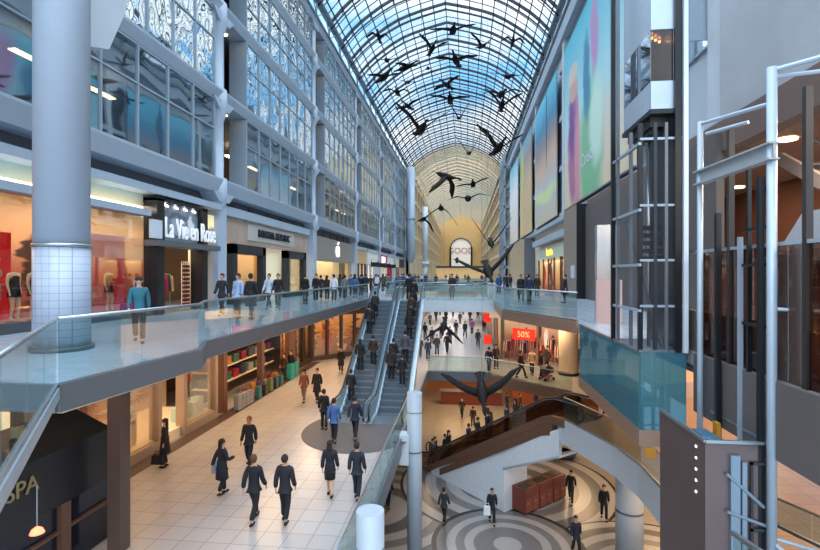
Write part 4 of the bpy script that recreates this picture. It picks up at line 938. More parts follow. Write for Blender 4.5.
for k in range(16): B(0, .1 + k * .5, .4 + k * .3, 1.5, .55 + k * .5, .46 + k * .3).build('tread', GREYM, st)
MB().bar((0, 0, 1.4), (0, 8, 6.2), .05).build('handrail', STEEL, st)
# lift landing door surround (silver) and pink frosted panel by the banner-side upper walkway
t = thing('lift_surround', (4.55, 17.6, L3), 0, 'polished silver panel with frosted pink front beside the lift on the upper walkway', 'panel')
B(0, 0, 0, .75, .3, 3.4).build('silver_panel', mat('polished_panel', 'c4bcb4', .2, metal=.7), t); B(-.05, -.12, 0, .8, 0, 1.5).build('frosted_panel', mat('frosted_pink', 'b79a96', .3), t)
t = thing('counter', (11.2, 14, L2), math.radians(-22), 'long brown counter on the warm lit banner-side middle floor', 'counter')
B(0, 0, 0, .5, 8.5, 1.1).build('counter_body', BROWN, t); B(-.05, 0, 1.1, .6, 8.5, 1.16).build('counter_top', WOOD, t)
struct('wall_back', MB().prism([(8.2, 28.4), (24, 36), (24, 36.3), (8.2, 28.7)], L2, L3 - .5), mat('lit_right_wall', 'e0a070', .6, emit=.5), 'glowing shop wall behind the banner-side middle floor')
st = railing('pipe_railing', [(6.6, 12.2), (8.2, 8.6)], L2 + .6, 'pipe railing on the banner-side middle floor behind the lower lift car', g0=.3, hr=.9)
# ---- escalators
ESC_SIDE = mat('escalator_side', 'c4d6e4', .35, metal=.2)
ESC_DK = mat('escalator_truss', '8a6a58', .35, metal=.5)
STEPM = brick_mat('step_tread', 'b4c0ca', 'aab6c0', '56616a', 2, .06, .2, .5, metal=0)
GESC = glass('escalator_glass', 'd4e6ee', .8, body='d0e4f2', bodyf=.35)
HAND = mat('rubber_handrail', '1c2026', .45)
SKIRT = mat('escalator_skirt', 'd2e2ec', .3, metal=.2)
def escalator(p0, p1, z0, z1, w, label, group, side_m, skirt_m, wall_depth=.9, gm=None):
    dx, dy = p1[0] - p0[0], p1[1] - p0[1]; Ln = math.hypot(dx, dy); rise = z1 - z0
    t = thing('escalator', (p0[0], p0[1], z0), math.atan2(-dx, dy), label, 'escalator', group)
    f0 = .7; f1 = Ln - .7
    def zz(s): return 0 if s < f0 else (rise if s > f1 else rise * (s - f0) / (f1 - f0))
    path = [(-.9, 0), (f0 - .3, 0), (f0 + .3, zz(f0 + .3)), (f1 - .3, zz(f1 - .3)), (f1 + .3, rise), (Ln + .9, rise)]
    hw = w / 2
    for sx in (-1, 1):
        x = sx * (hw - .1)
        lower = [(x, s, z + .1) for s, z in path]; upper = [(x, s, z + .88) for s, z in path]
        for k in range(len(path) - 1):
            a, b = path[k], path[k + 1]
            n = max(1, round(math.hypot(b[0] - a[0], b[1] - a[1]) / 1.4))
            for q in range(n):
                A_ = (a[0] + (b[0] - a[0]) * q / n, a[1] + (b[1] - a[1]) * q / n); B_ = (a[0] + (b[0] - a[0]) * (q + 1) / n, a[1] + (b[1] - a[1]) * (q + 1) / n)
                MB().extr([(x, A_[0], A_[1] + .1), (x, B_[0], B_[1] + .1), (x, B_[0], B_[1] + .86), (x, A_[0], A_[1] + .86)], (.012, 0, 0)).build('balustrade_glass', gm or GESC, t)
        loop = [(x, -.9, .12), (x, -1.1, .25), (x, -1.18, .5), (x, -1.1, .78), (x, -.9, .92)] + [(x, s, z + .92) for s, z in path[1:-1]] + [(x, Ln + .9, rise + .92), (x, Ln + 1.1, rise + .78), (x, Ln + 1.18, rise + .5), (x, Ln + 1.1, rise + .25), (x, Ln + .9, rise + .12)]
        hr_ = MB().tube(loop, .045, 8).build('handrail', HAND, t, True)
        MB().tube([(q[0], q[1], q[2] - .05) for q in loop[4:-4]], .03, 6).build('rail_profile', (STEEL if gm else mat('lit_profile', 'cfe6f8', .4, emit=.5)), hr_, True)
        poly = [(x - sx * .06, s, z + .12) for s, z in path] + [(x - sx * .06, s, z - .25) for s, z in path[::-1]]
        MB().extr(poly, (sx * .22, 0, 0)).build('skirt', skirt_m, t)
        poly = [(sx * hw, s, z + .1) for s, z in path[1:-1]] + [(sx * hw, s, max(z - wall_depth, -.0 if s < f0 + 1 else -9)) for s, z in path[1:-1][::-1]]
        MB().extr(poly, (sx * .03, 0, 0)).build('side_cladding', side_m, t)
    poly = [(-hw, s, z - .35) for s, z in path[2:-1]] + [(-hw, s, z - wall_depth) for s, z in path[2:-1][::-1]]
    MB().extr(poly, (w, 0, 0)).build('truss', side_m, t)
    B(-hw + .15, -.9, 0, hw - .15, .35, .02).build('comb_plate', STEEL, t); B(-hw + .15, Ln - .35, rise, hw - .15, Ln + .9, rise + .02).build('comb_plate', STEEL, t)
    n = int((f1 - f0) / .35); st = None
    me = MB().box(-hw + .17, 0, -.32, hw - .17, .36, 0).mesh('step'); me.materials.append(STEPM)
    for q in range(n + 1):
        s = f0 - .2 + (f1 - f0) * q / n
        o = bpy.data.objects.new('step', me); C.objects.link(o); o.parent = t; o.location = (0, s, zz(s + .2) + .02)
    return t, zz, Ln
E1, z_e, L_e = escalator((-5.02, 21.6), (-5.02, 30.9), L2, L3, 1.62, 'left escalator of the pair rising to the upper level', 'pair of long escalators', ESC_SIDE, SKIRT)
E2, _, _ = escalator((-3.35, 21.6), (-3.35, 30.9), L2, L3, 1.62, 'right escalator of the pair rising to the upper level', 'pair of long escalators', ESC_SIDE, SKIRT)
E3, z3, L_3 = escalator((-2.3, 30.85), (4.75, 22.65), 0, L2, 1.6, 'lower escalator climbing from the bottom level to the right', None, ESC_DK, ESC_DK, .75, gm=glass('escalator_brown_glass', 'c8b4a4', .85))

# ================================================================== PEOPLE
SKIN = mat('skin_light', 'c99a7e', .6, vary=.05); SKIND = mat('skin_tan', 'a87458', .6)
def skin_mesh(name, V, E, root, sub=1):
    me = bpy.data.meshes.new(name); me.from_pydata([v[:3] for v in V], E, []); me.update()
    o = bpy.data.objects.new(name, me); C.objects.link(o)
    m = o.modifiers.new('s', 'SKIN'); m.use_smooth_shade = True; m.branch_smoothing = .3
    for i, v in enumerate(V):
        r = v[3]; o.data.skin_vertices[0].data[i].radius = (r, r if len(v) < 5 else v[4])
        o.data.skin_vertices[0].data[i].use_root = (i == root)
    ss = o.modifiers.new('u', 'SUBSURF'); ss.levels = sub; ss.render_levels = sub
    bpy.context.view_layer.update()
    res = bpy.data.meshes.new_from_object(o.evaluated_get(bpy.context.evaluated_depsgraph_get()))
    for p in res.polygons: p.use_smooth = True
    bpy.data.objects.remove(o); res.name = name
    return res
def join_mb(me, mb):
    bm = bmesh.new(); bm.from_mesh(me); t = mb.mesh('t', True); bm.from_mesh(t); bm.to_mesh(me); bm.free(); bpy.data.meshes.remove(t); return me
# poses: (front leg swing, back leg swing, arm swing, lean)
POSES = {'stride': (.30, -.32, .22), 'step': (.16, -.2, .12), 'stand': (.02, -.02, .04), 'reach': (.12, -.14, .3)}
def skeleton(pose, fat=0., kind='body'):
    a, b, arm = POSES[pose]; V = []; E = []
    def v(x, y, z, r, p=None, r2=None):
        V.append((x, y, z, r + fat) if r2 is None else (x, y, z, r + fat, r2 + fat))
        if p is not None: E.append((p, len(V) - 1))
        return len(V) - 1
    pel = v(0, 0, .94, .135, None, .11)
    if kind == 'torso': v(0, 0, .80, .145, pel, .115)
    if kind == 'legs': v(0, 0, 1.06, .115, pel, .10)
    if kind in ('body', 'legs'):
        for sx, sw in ((-1, a), (1, b)):
            hip = v(sx * .085, .0, .86, .085, pel); kn = v(sx * .095, sw * .5 + (.05 if sw > 0 else .06), .49, .056, hip)
            lift = .0 if sw > -.1 else .07
            an = v(sx * .095, sw * 1.0, .10 + lift, .038 if kind == 'body' else .055, kn)
            if kind == 'body':
                v(sx * .1, sw + .09, .045 + lift * .55, .032, an); 
    if kind in ('body', 'torso'):
        sp = v(0, 0, 1.12, .118, pel, .10); ch = v(0, 0, 1.33, .15, sp, .11)
        nk = v(0, .0, 1.46, .052 if kind == 'body' else .075, ch)
        if kind == 'body':
            hb = v(0, .015, 1.55, .06, nk); hm = v(0, .02, 1.62, .08, hb, .088); v(0, .01, 1.70, .06, hm)
        for sx, sw in ((-1, -arm), (1, arm)):
            sh = v(sx * .172, 0, 1.40, .058, ch); el = v(sx * .208, sw * .35 - .03, 1.12, .042, sh)
            if pose == 'reach' and sx > 0: wr = v(sx * .24, .22, 1.16, .03, el); pm = v(sx * .235, .29, 1.18, .027, wr); fd = Vector((0, .06, .02))
            else: wr = v(sx * .22, sw * .8 + .03, .90, .028 if kind == 'body' else .036, el); pm = v(sx * .22, sw * .9 + .04, .83, .027, wr) if kind == 'body' else None; fd = Vector((0, sw * .05 + .01, -.065))
            if kind == 'body' and pm is not None:
                P = Vector(V[pm][:3]); side = Vector((0, 1, 0)) if fd.z < -.03 else Vector((1, 0, 0))
                for k, (off, ln) in enumerate(((-.024, .8), (-.008, 1.05), (.008, 1.1), (.024, .95))):
                    q = P + side * off + fd * ln * .62 + Vector((-sx * .004, 0, 0)); f1 = v(q.x, q.y, q.z, .009 - fat, pm); q2 = q + fd * ln * .5 + Vector((-sx * .014, 0, 0)); v(q2.x, q2.y, q2.z, .0075 - fat, f1)
                q = P + side * .035 + fd * .25; v(q.x, q.y, q.z, .010 - fat, pm)
    return V, E, pel
CACHE = {}
def body_mesh(pose):
    if ('b', pose) not in CACHE:
        me = skin_mesh('body_' + pose, *skeleton(pose))
        mb = MB().ball((0, .105, 1.615), .013, .02, .022, 8, 6)
        for sx in (-1, 1): mb.ball((sx * .083, .012, 1.615), .012, .02, .03, 8, 6)
        join_mb(me, mb); me.materials.append(SKIN); CACHE['b', pose] = me
    return CACHE['b', pose]
def cloth(kind, pose, fat):
    k = (kind, pose, fat)
    if k not in CACHE:
        V, E, r = skeleton(pose, fat, kind); me = skin_mesh(kind + '_' + pose, V, E, r); me.materials.append(SKIN); CACHE[k] = me
    return CACHE[k]
def simple(key, mb):
    if key not in CACHE:
        me = mb().mesh(key, True); me.materials.append(SKIN); CACHE[key] = me
    return CACHE[key]
def hair_short(): return MB().ball((0, -.024, 1.645), .09, .1, .112, 12, 8)
def hair_long(): return MB().ball((0, -.012, 1.665), .097, .108, .09, 12, 8).ball((0, -.065, 1.53), .095, .05, .17, 12, 8)
def coat_skirt(): return MB().lathe(0, 0, [(.165, 1.1), (.17, .95), (.2, .75), (.225, .52), (.21, .52)], 20, 1, .82)
def dress_skirt(): return MB().lathe(0, 0, [(.13, 1.1), (.165, .93), (.175, .75), (.165, .56), (.15, .56)], 20, 1, .85)
def eyes(): return MB().ball((-.033, .098, 1.635), .012, .008, .008, 6, 4).ball((.033, .098, 1.635), .012, .008, .008, 6, 4).box(-.025, .1, 1.565, .025, .106, 1.572)
def part(name, me, m, root):
    o = bpy.data.objects.new(name, me); C.objects.link(o); o.parent = root
    o.material_slots[0].link = 'OBJECT'; o.material_slots[0].material = m; return o
def colm(c): return mat('cloth_' + c, c, .85, vary=.12, scale=9)
NP = [0]
def person(x, y, z, face, label, pose='stride', top='20222a', legs='1a1c24', hair='2a1c16', long=False, coat=None, skirt=None, h=1.72, group=None, skin=None, shoes='15151a', simple_=False):
    """face: compass bearing the figure walks to, 0 = away down the hall, 90 = to the right"""
    r = thing('person', (x, y, z), -math.radians(face), label, 'person', group); s = h / 1.76; r.scale = (s, s, s)
    part('body', body_mesh(pose), skin or SKIN, r)
    part('jacket', cloth('torso', pose, .026), colm(top), r)
    if skirt: part('skirt', simple('skirt', dress_skirt), colm(skirt), r)
    else: part('trousers', cloth('legs', pose, .018), colm(legs), r)
    if coat: part('coat_skirt', simple('coat', coat_skirt), colm(coat), r)
    part('hair', simple('hl', hair_long) if long else simple('hs', hair_short), colm(hair), r)
    if not simple_:
        part('face_features', simple('eyes', eyes), colm('2a1a18'), r)
        a, b, _ = POSES[pose]
        for sx, sw in ((-1, a), (1, b)):
            zz_ = .0 if sw > -.1 else .045
            part('shoe', simple('shoe_%d_%s' % (sx, pose), lambda: MB().ball((sx * .098, sw + .045, .045 + zz_), .048, .135, .045, 10, 6)), colm(shoes), r)
    NP[0] += 1
    return r
def pf(px, py, z, face, label, **k):
    x, y = on_floor(px, py, z); return person(x, y, z, face, label, **k)
def bag(name, px, py, pz, d, size, c, label):
    p = at_depth(px, py, d); w, dp, h = size
    t = thing(name, p, 0, label, 'bag')
    MB().extr([(-w / 2, -dp / 2, -h), (w / 2, -dp / 2, -h), (w * .42, -dp / 2, 0), (-w * .42, -dp / 2, 0)], (0, dp, 0)).build('pouch', colm(c), t, bevel=.015)
    MB().tube([(-w * .3, 0, 0), (-w * .2, 0, .13), (w * .2, 0, .13), (w * .3, 0, 0)], .012, 6).build('handle', colm(c), t)
def depth_of(px, py, z): return (EYE - z) * F / (py - 274.0)
# middle level, facade-side walkway (nearest first)
pf(254, 522, L2, 4, 'person in a dark suit walking away, left one of the two suited men', top='1a1b22', legs='17181e', coat=None, hair='5a3a28', h=1.78)
pf(285, 523, L2, 2, 'person in a dark suit walking away, right one of the two suited men', top='1d1e25', legs='17181e', hair='2c1c16', h=1.8, pose='step')
pf(222, 495, L2, 35, 'person in a dark knee length coat with a pale bag beside the suited men', top='20222c', coat='20222c', long=True, pose='reach', h=1.66)
pf(249, 467, L2, 180, 'person in black with reddish hair walking towards the camera behind the suited men', top='1b1a1f', hair='8a4a2c', skin=SKIND, pose='step', h=1.72)
pf(330, 497, L2, 0, 'person in a dark jacket and knee length skirt with bare legs', top='1c1c26', skirt='15161c', long=True, pose='step', h=1.66)
pf(357, 500, L2, 8, 'person in tight dark clothes walking away, right of the woman in a skirt', top='20242c', legs='1b222c', pose='step', h=1.68)
pf(165, 467, L2, 250, 'person in a long black coat standing by the gift window with a black bag', top='141418', coat='141418', long=True, pose='stand', h=1.64)
bag('handbag', 158, 455, 0, depth_of(165, 467, L2) - .15, (.42, .16, .3), '121216', 'black handbag held at the knee of the person by the gift window')
bag('shoulder_bag', 217, 461, 0, depth_of(222, 495, L2) + .1, (.3, .14, .36), '8fa0b4', 'pale grey shoulder bag on the person left of the suited men')
pf(304, 402, L2, 190, 'person in a reddish coat walking with a companion between luggage shop and escalators', top='7a4038', legs='6a5a50', pose='step', h=1.66, long=True)
pf(317, 402, L2, 185, 'person in a black coat beside the one in the reddish coat', top='18181e', coat='18181e', h=1.72, pose='step')
pf(284, 380, L2, 200, 'person in brown beside the dark shop front, left one of a pair', top='4a2e26', h=1.66, pose='step'); pf(291, 378, L2, 200, 'person in black beside the dark shop front, right one of a pair', top='17161a', h=1.75, pose='stand')
pf(341, 373, L2, 170, 'person in a dark coat left of the foot of the escalators', top='1c1a1e', coat='1c1a1e', h=1.7, pose='step')
pf(324, 430, L2, 10, 'person in dark clothes on the oval inlay, left of the blue shirt', top='15161c', h=1.72, pose='stand')
pf(334, 443, L2, 5, 'person in a blue shirt and dark trousers on the oval inlay', top='3d5f96', legs='161820', h=1.74, pose='step')
pf(355, 440, L2, 5, 'person in navy walking onto the escalator from the oval inlay', top='1b2436', h=1.74, pose='stride')
# riders: s along the escalator
def rider(E, zf, s, dx, label, **k):
    c, sn = math.cos(E.rotation_euler.z), math.sin(E.rotation_euler.z)
    x = E.location.x + dx * c - s * sn; y = E.location.y + dx * sn + s * c
    person(x, y, E.location.z + zf(s) + .03, k.pop('face', 0), label, pose=k.pop('pose', 'stand'), simple_=True, **k)
cols_ = ['15161c', '20242e', '2a2220', '38281e', '1c2c44', '2e3238', '4a4a52']
dn = ['black', 'charcoal', 'dark brown', 'brown', 'navy', 'slate', 'grey']
k = 0
for E, nm, spots in ((E1, 'left', [(1.2, -.35, 0), (3.0, -.3, 0), (3.4, .3, 3), (5.6, -.35, 1), (6.3, -.3, 0), (7.0, -.25, 5)]),
                     (E2, 'right', [(2.2, .3, 0), (2.5, -.3, 2), (3.2, -.28, 0), (3.6, .28, 6), (5.2, .3, 0), (6.0, .3, 0), (6.6, .28, 3), (7.3, .3, 1), (8.0, .25, 0), (8.6, -.1, 0)])):
    for q, (s, dx, c) in enumerate(spots):
        rider(E, z_e, s, dx, 'person in %s on the %s long escalator, %s rider from the bottom' % (dn[c], nm, ORD[q]), top=cols_[c], h=1.62 + .04 * ((q * 3) % 5), long=q % 3 == 1)
for q, (s, dx, c) in enumerate([(.3, -.3, 0), (.9, .3, 6), (1.4, -.25, 0), (2.3, .2, 0), (3.6, -.2, 4), (4.8, .2, 2), (5.3, -.3, 6), (5.7, .3, 0), (6.8, 0, 5), (7.6, .2, 3)]):
    rider(E3, z3, s, dx, 'person in %s on the lower escalator, %s rider from the bottom' % (dn[c], ORD[q]), top=cols_[c], h=1.66 + .03 * (q % 4), face=120 if q < 4 else 300, long=q % 3 == 0)
# upper level, facade-side walkway
pf(139, 343, L3, 150, 'person with long dark hair in a teal top walking past the lingerie shop', top='28606e', legs='17171c', long=True, pose='step', h=1.66)
d0 = depth_of(139, 343, L3)
bag('handbag', 128, 303, 0, d0 - .1, (.36, .16, .24), '6a2444', 'plum handbag held by the person in the teal top')
for q, (px, hh, f, c, nm) in enumerate([(251, 320, 10, 'dark coat', '17181e'), (238, 318, 200, 'pale blue shirt', '9ab4d4'), (269, 309, 190, 'pale grey jacket', 'b4c0cc'), (278, 309, 170, 'black jacket', '15151b'), (305, 304, 10, 'black coat', '121318'), (222, 316, 180, 'dark jacket', '22242c')]):
    pf(px, hh, L3, f, 'person in a %s on the upper walkway, %s' % (c, ['striding away in a long cut', 'beside the outfitter door', 'walking past the outfitter', 'close behind the grey jacket', 'in front of the grey fronted shop', 'near the pale square pillar']
       [q]), top=nm, coat=nm if 'coat' in c else None, h=1.74, pose=['step', 'stand', 'stride'][q % 3])
ca = ['navy', 'blue', 'white', 'black', 'grey', 'dark brown', 'denim', 'olive']; cb = ['1c2436', '2e5080', 'd4dae4', '14151a', '6a7078', '3a2820', '42618c', '4a4c34']
rr = random.Random(11)
spots = [(316, 302), (321, 299.5), (327, 301), (334, 302), (340, 299), (345, 300), (351, 297), (355, 300), (361, 297), (366, 294), (371, 293), (377, 291), (383, 293), (388, 290), (392, 294), (397, 291), (402, 295), (407, 290)]
for q, (px, py) in enumerate(spots):
    c = (q * 5 + 3) % 8
    if q == 3: c = 2
    x, y = on_floor(px, py, L3)
    if -6.4 < x < -2.4 and y < 31.8: y = 32 + q * .2
    if x > -6.5 and 36.5 < y < 62.5: x = -6.6 - .15 * q
    person(x, y, L3, rr.choice([0, 10, 180, 190]), 'person in %s in the upper crowd before the escalators, %s from the left' % (ca[c], ORD[q] if q < 16 else ['seventeenth', 'eighteenth'][q - 16]), top=cb[c], legs='1c2030', h=1.62 + .14 * rr.random(), simple_=True, pose=rr.choice(['step', 'stand', 'stride']), long=rr.random() < .3)
for q in range(26):      # farther crowd on the facade-side walkway
    x = rr.uniform(-11, -6.8); y = 48 + q * 2.1
    c = rr.randrange(8)
    person(x, y, L3, rr.choice([0, 180]), 'person in %s in the distant crowd of the facade-side upper walkway' % ca[c], top=cb[c], h=1.62 + .14 * rr.random(), simple_=True, pose=rr.choice(['step', 'stride']), group='distant crowd of the facade-side upper walkway in ' + ca[c])
# bridge and banner-side walkway
pf(452, 299, L3, 180, 'person in a dark coat facing the camera in the middle of the footbridge', top='2a2624', legs='1a1a1e', h=1.74, pose='stand', coat='2a2624')
for q, (px, py, c, lab) in enumerate([(521, 303, 0, 'person in black on the banner-side upper walkway, at the left of the trio'), (529, 305, 4, 'person in navy on the banner-side upper walkway, in the middle of the trio'), (537, 298, 3, 'person in brown on the banner-side upper walkway, at the right of the trio'), (510, 291, 1, 'person in charcoal far back on the banner-side upper walkway by the pale portal'), (505, 290, 5, 'person in slate far back on the banner-side upper walkway next to the charcoal one'), (565, 303, 0, 'person in black waiting beside the black ended portal')]):
    pf(px, py, L3, [180, 20, 200, 0, 180, 270][q], lab, top=cols_[c], coat=cols_[c] if q in (0, 5) else None, h=1.7, pose=['stride', 'step', 'stand'][q % 3])
for q in range(14):
    x = rr.uniform(2.6, 7.4); y = 40 + q * 4
    if q % 2: x = rr.uniform(-5, 1); y = rr.uniform(62.5, 67.5) if q < 8 else rr.uniform(106, 130)
    c = rr.randrange(8)
    person(x, y, L3, rr.choice([0, 180, 90]), 'person in %s far away on the upper level, right half of the hall' % ca[c], top=cb[c], h=1.7, simple_=True, pose='step', group='far people on the upper level, right half, in ' + ca[c])
# middle concourse under the footbridge
mids = [(420, 358, 0), (428, 361, 4), (437, 356, 5), (447, 354, 0), (478, 348, 6), (456, 336, 4), (465, 338, 4), (472, 335, 2), (432, 345, 3), (441, 340, 0), (450, 345, 1), (425, 340, 0), (484, 333, 0), (460, 325, 5), (446, 322, 0), (436, 322, 2), (430, 326, 6), (470, 322, 3), (478, 320, 0), (453, 318, 1), (463, 315.5, 4), (440, 316, 0)]
for q, (px, py, c) in enumerate(mids):
    top, nm = cols_[c], dn[c].replace('dark ', '')
    if q == 7: top, nm = '9a5a8a', 'lilac'
    if q == 4: top, nm = '33363c', 'grey with a rucksack'
    pf(px, py, L2, [180, 0, 170, 10][q % 4], 'person in %s on the concourse below the footbridge, %s nearest' % (nm, ORD[q] if q < 16 else ['seventeenth', 'eighteenth', 'nineteenth', 'twentieth', 'twenty first', 'twenty second'][q - 16]), top=top, legs='1e2230', h=1.66 + .03 * (q % 4), pose=['stride', 'step', 'stand'][q % 3], simple_=q > 6)
for q, (px, py, c, lab) in enumerate([(489, 373, 0, 'person in black at the corner of the banner-side middle walkway'), (496, 369, 2, 'person in dark brown at the corner of the banner-side middle walkway'), (521, 378, 0, 'person in black leaning by the middle walkway railing, below the sale sign'),
        (532, 375, 6, 'person in a pale jacket and dark trousers in front of the sale shop'), (541, 378, 3, 'person pushing a stroller in front of the sale shop'), (547, 371, 2, 'person in dark brown beside the stroller')]):
    pf(px, py, L2, [20, 160, 90, 200, 120, 250][q], lab, top=cols_[c] if q != 3 else 'c8a888', h=1.72, pose=['step', 'stand', 'stride'][q % 3], long=q in (1, 4))
x, y = on_floor(547, 380, L2)
t = thing('stroller', (x, y, L2), -1.0, 'dark stroller with a red basket in front of the sale shop', 'stroller')
MB().extr([(-.22, -.3, .4), (-.22, .3, .45), (-.22, .35, .75), (-.22, -.1, .95), (-.22, -.35, .8)], (.44, 0, 0)).build('seat', CHAR, t)
MB().box(-.2, -.25, .2, .2, .25, .32).build('basket', RED, t)
MB().tube([(-.22, -.35, .1), (-.22, .1, .5), (-.22, .5, 1.05), (.22, .5, 1.05), (.22, .1, .5), (.22, -.35, .1)], .015, 6).build('frame', STEEL, t)
for sx in (-.24, .24):
    for sy in (-.35, .3): MB().tube([(sx - .02, sy, .1), (sx + .02, sy, .1)], .1, 14).build('wheel', BLACK, t)
# bottom level
for q, (px, py, c, f, lab, pz) in enumerate([(444, 523, 5, 20, 'person in slate walking on the rings left of the centre circle', 'stride'), (492, 524, 0, 180, 'person with a white bag walking inside the dark ring', 'step'),
        (571, 503, 0, 200, 'person in black striding on the warm lit rings, left one', 'stride'), (604, 520, 0, 190, 'person in black on the warm lit rings, right one beside the column', 'step'),
        (576, 556, 1, 170, 'person crouched forward at the bottom edge of the picture', 'step'), (388, 508, 0, 10, 'person in the shade under the facade-side walkway', 'step')]):
    pf(px, py, L1, f, lab, top=cols_[c], h=1.72, pose=pz)
for q, (px, py, c) in enumerate([(473, 428, 3), (487, 425, 2), (507, 412, 0), (520, 413, 3), (536, 411, 4), (462, 418, 1)]):
    pf(px, py, L1, 40 * q, 'person in %s on the bottom level behind the lower escalator, %s from the left' % (dn[c], ['second', 'third', 'fourth', 'fifth', 'sixth', 'first'][q]), top=cols_[c], h=1.7, pose='step')
bag('shopping_bag', 487, 506, 0, depth_of(492, 524, 0) - .2, (.34, .14, .42), 'dfe3ea', 'white shopping bag carried inside the dark ring')
# mannequins
def mannequin(x, y, z, rz, dress, label):
    t = thing('mannequin', (x, y, z), rz, label, 'mannequin', 'headless mannequins in the lingerie window')
    if 'mq' not in CACHE:
        V, E, r = skeleton('stand'); keep = [i for i, v in enumerate(V) if v[2] < 1.5]; mp = {o: n for n, o in enumerate(keep)}
        me = skin_mesh('mannequin', [V[i] for i in keep], [(mp[a], mp[b]) for a, b in E if a in mp and b in mp], 0); me.materials.append(SKIN); CACHE['mq'] = me
    part('body', CACHE['mq'], mat('mannequin_white', 'f4eeea', .4, emit=0), t)
    part('slip', simple('slip', lambda: MB().lathe(0, 0, [(.05, 1.36), (.155, 1.32), (.14, 1.15), (.16, .95), (.21, .72), (.2, .72)], 20, 1, .78)), colm(dress), t)
    MB().lathe(0, 0, [(.2, -.02), (.2, .0)], 16).build('base', GREYM, t)
    return t
for px, c, lab in ((14, '1d1518', 'headless mannequin in a black slip in front of the red sale poster'), (34, '7a2430', 'headless mannequin half hidden left of the near round column'), (109, '6a1c28', 'headless mannequin in a dark red slip beside the model poster')):
    u = (px - 410) / F; d = (-XS + .36) / (S_ - u * C_)
    mannequin(XS - .36, d * (C_ + u * S_), L3 + .3, -PI / 2, c, lab)

# ================================================================== HANGING GEESE
def goose_meshes(dih):
    b = MB(); b.tube([(0, -.62, .0), (0, -.45, .0), (0, -.2, -.02), (0, .1, -.02), (0, .3, .0), (0, .48, .04), (0, .66, .07), (0, .78, .08), (0, .88, .06), (0, .97, .05)], [.03, .1, .15, .16, .12, .06, .045, .055, .045, .012], 12)
    tail = MB().extr([(-.08, -.5, .01), (.08, -.5, .01), (.17, -.82, 0), (0, -.88, 0), (-.17, -.82, 0)], (0, 0, .02))
    wings = []
    for sx in (-1, 1):
        w = MB(); n = 8; up_, lo = [], []
        for k in range(n + 1):
            t_ = k / n; xx = sx * (.1 + .95 * t_)
            zz_ = dih[0] * min(t_, .45) + dih[1] * max(0, t_ - .45)
            le = .22 + .16 * math.sin(t_ * 2.2) - .42 * max(0, t_ - .45); ch = .36 * (1 - .2 * t_) if t_ < .75 else .36 * .85 * (1 - (t_ - .75) / .25 * .7)
            th = .03 * (1 - t_) + .008
            w.v += [(xx, le, zz_), (xx, le - ch * .4, zz_ + th), (xx, le - ch, zz_ - .01), (xx, le - ch * .4, zz_ - th)]
        for k in range(n):
            for q in range(4): a = k * 4 + q; bq = k * 4 + (q + 1) % 4; w.f.append((a, bq, bq + 4, a + 4))
        w.f.append((3, 2, 1, 0)); w.f.append(tuple(n * 4 + q for q in range(4)))
        wings.append(w)
    return b.mesh('goose_body', True), tail.mesh('goose_tail'), [w.mesh('goose_wing', True) for w in wings]
GM = {}
for nm, dih in (('flat', (.15, .1)), ('vee', (.9, .75)), ('steep', (1.5, 1.4)), ('droop', (.45, -.75)), ('down', (-.7, -1.2)), ('arch', (.35, -.3))):
    GM[nm] = goose_meshes(dih)
    for me in [GM[nm][0], GM[nm][1]] + GM[nm][2]: me.materials.append(GOOSE)
geese = [(453, 30, 46, 'flat', 5), (432, 49, 28, 'vee', 20), (428, 68, 22, 'down', 0), (406, 67, 20, 'flat', 60), (456, 60, 43, 'flat', 350), (482, 46, 24, 'vee', 30), (513, 41, 24, 'droop', 0), (508, 76, 36, 'flat', 15),
         (447, 85, 27, 'flat', 330), (450, 99, 40, 'flat', 0), (501, 94, 45, 'arch', 10), (502, 105, 36, 'vee', 0), (408, 82, 24, 'flat', 20), (408, 106, 26, 'flat', 340), (421, 129, 50, 'vee', 20), (459, 118, 14, 'steep', 20),
         (379, 37, 26, 'droop', 0), (387, 60, 30, 'flat', 0), (384, 77, 30, 'flat', 40), (397, 92, 28, 'arch', 0), (469, 153, 20, 'steep', 10), (498, 148, 46, 'vee', 15), (446, 176, 22, 'down', 60), (473, 184, 43, 'flat', 0),
         (441, 208, 34, 'down', 0), (468, 198, 43, 'arch', 0), (423, 219, 21, 'down', 30), (491, 243, 30, 'steep', 0), (488, 271, 58, 'vee', 0), (444, 326, 34, 'down', 0), (482, 392, 72, 'vee', 0)]
gl_ = {'flat': 'level wings', 'vee': 'raised wings', 'steep': 'wings held high in a V', 'droop': 'bent wings', 'down': 'wings swept down', 'arch': 'gently arched wings'}
names = ['just under the top of the vault', 'left of the vault ridge, small', 'small, below the ridge at left', 'far left of the flock centre', 'in the middle of the upper flock', 'small, right of the ridge', 'rightmost of the high group', 'right of centre in the upper flock', 'centre of the flock, seen turned',
         'broad, lower centre of the upper flock', 'broad, at the right side of the flock', 'just under the broad right one', 'left side of the flock, third row', 'left side of the flock, lowest row', 'large one at left below the upper flock', 'tiny one near the ridge line', 'highest one at the left edge', 'second one at the left edge', 'third one at the left edge', 'fourth one at the left edge',
         'small, above the far arch', 'large one at right below the upper flock', 'steeply banking above the middle group', 'level one right of the middle group', 'large dark one at left of the middle group', 'large one in the centre of the middle group', 'small one before the white column', 'lone one above the banner-side walkway',
         'big one with spread wings over the footbridge', 'dark one under the footbridge over the concourse', 'largest and lowest one above the bottom level']
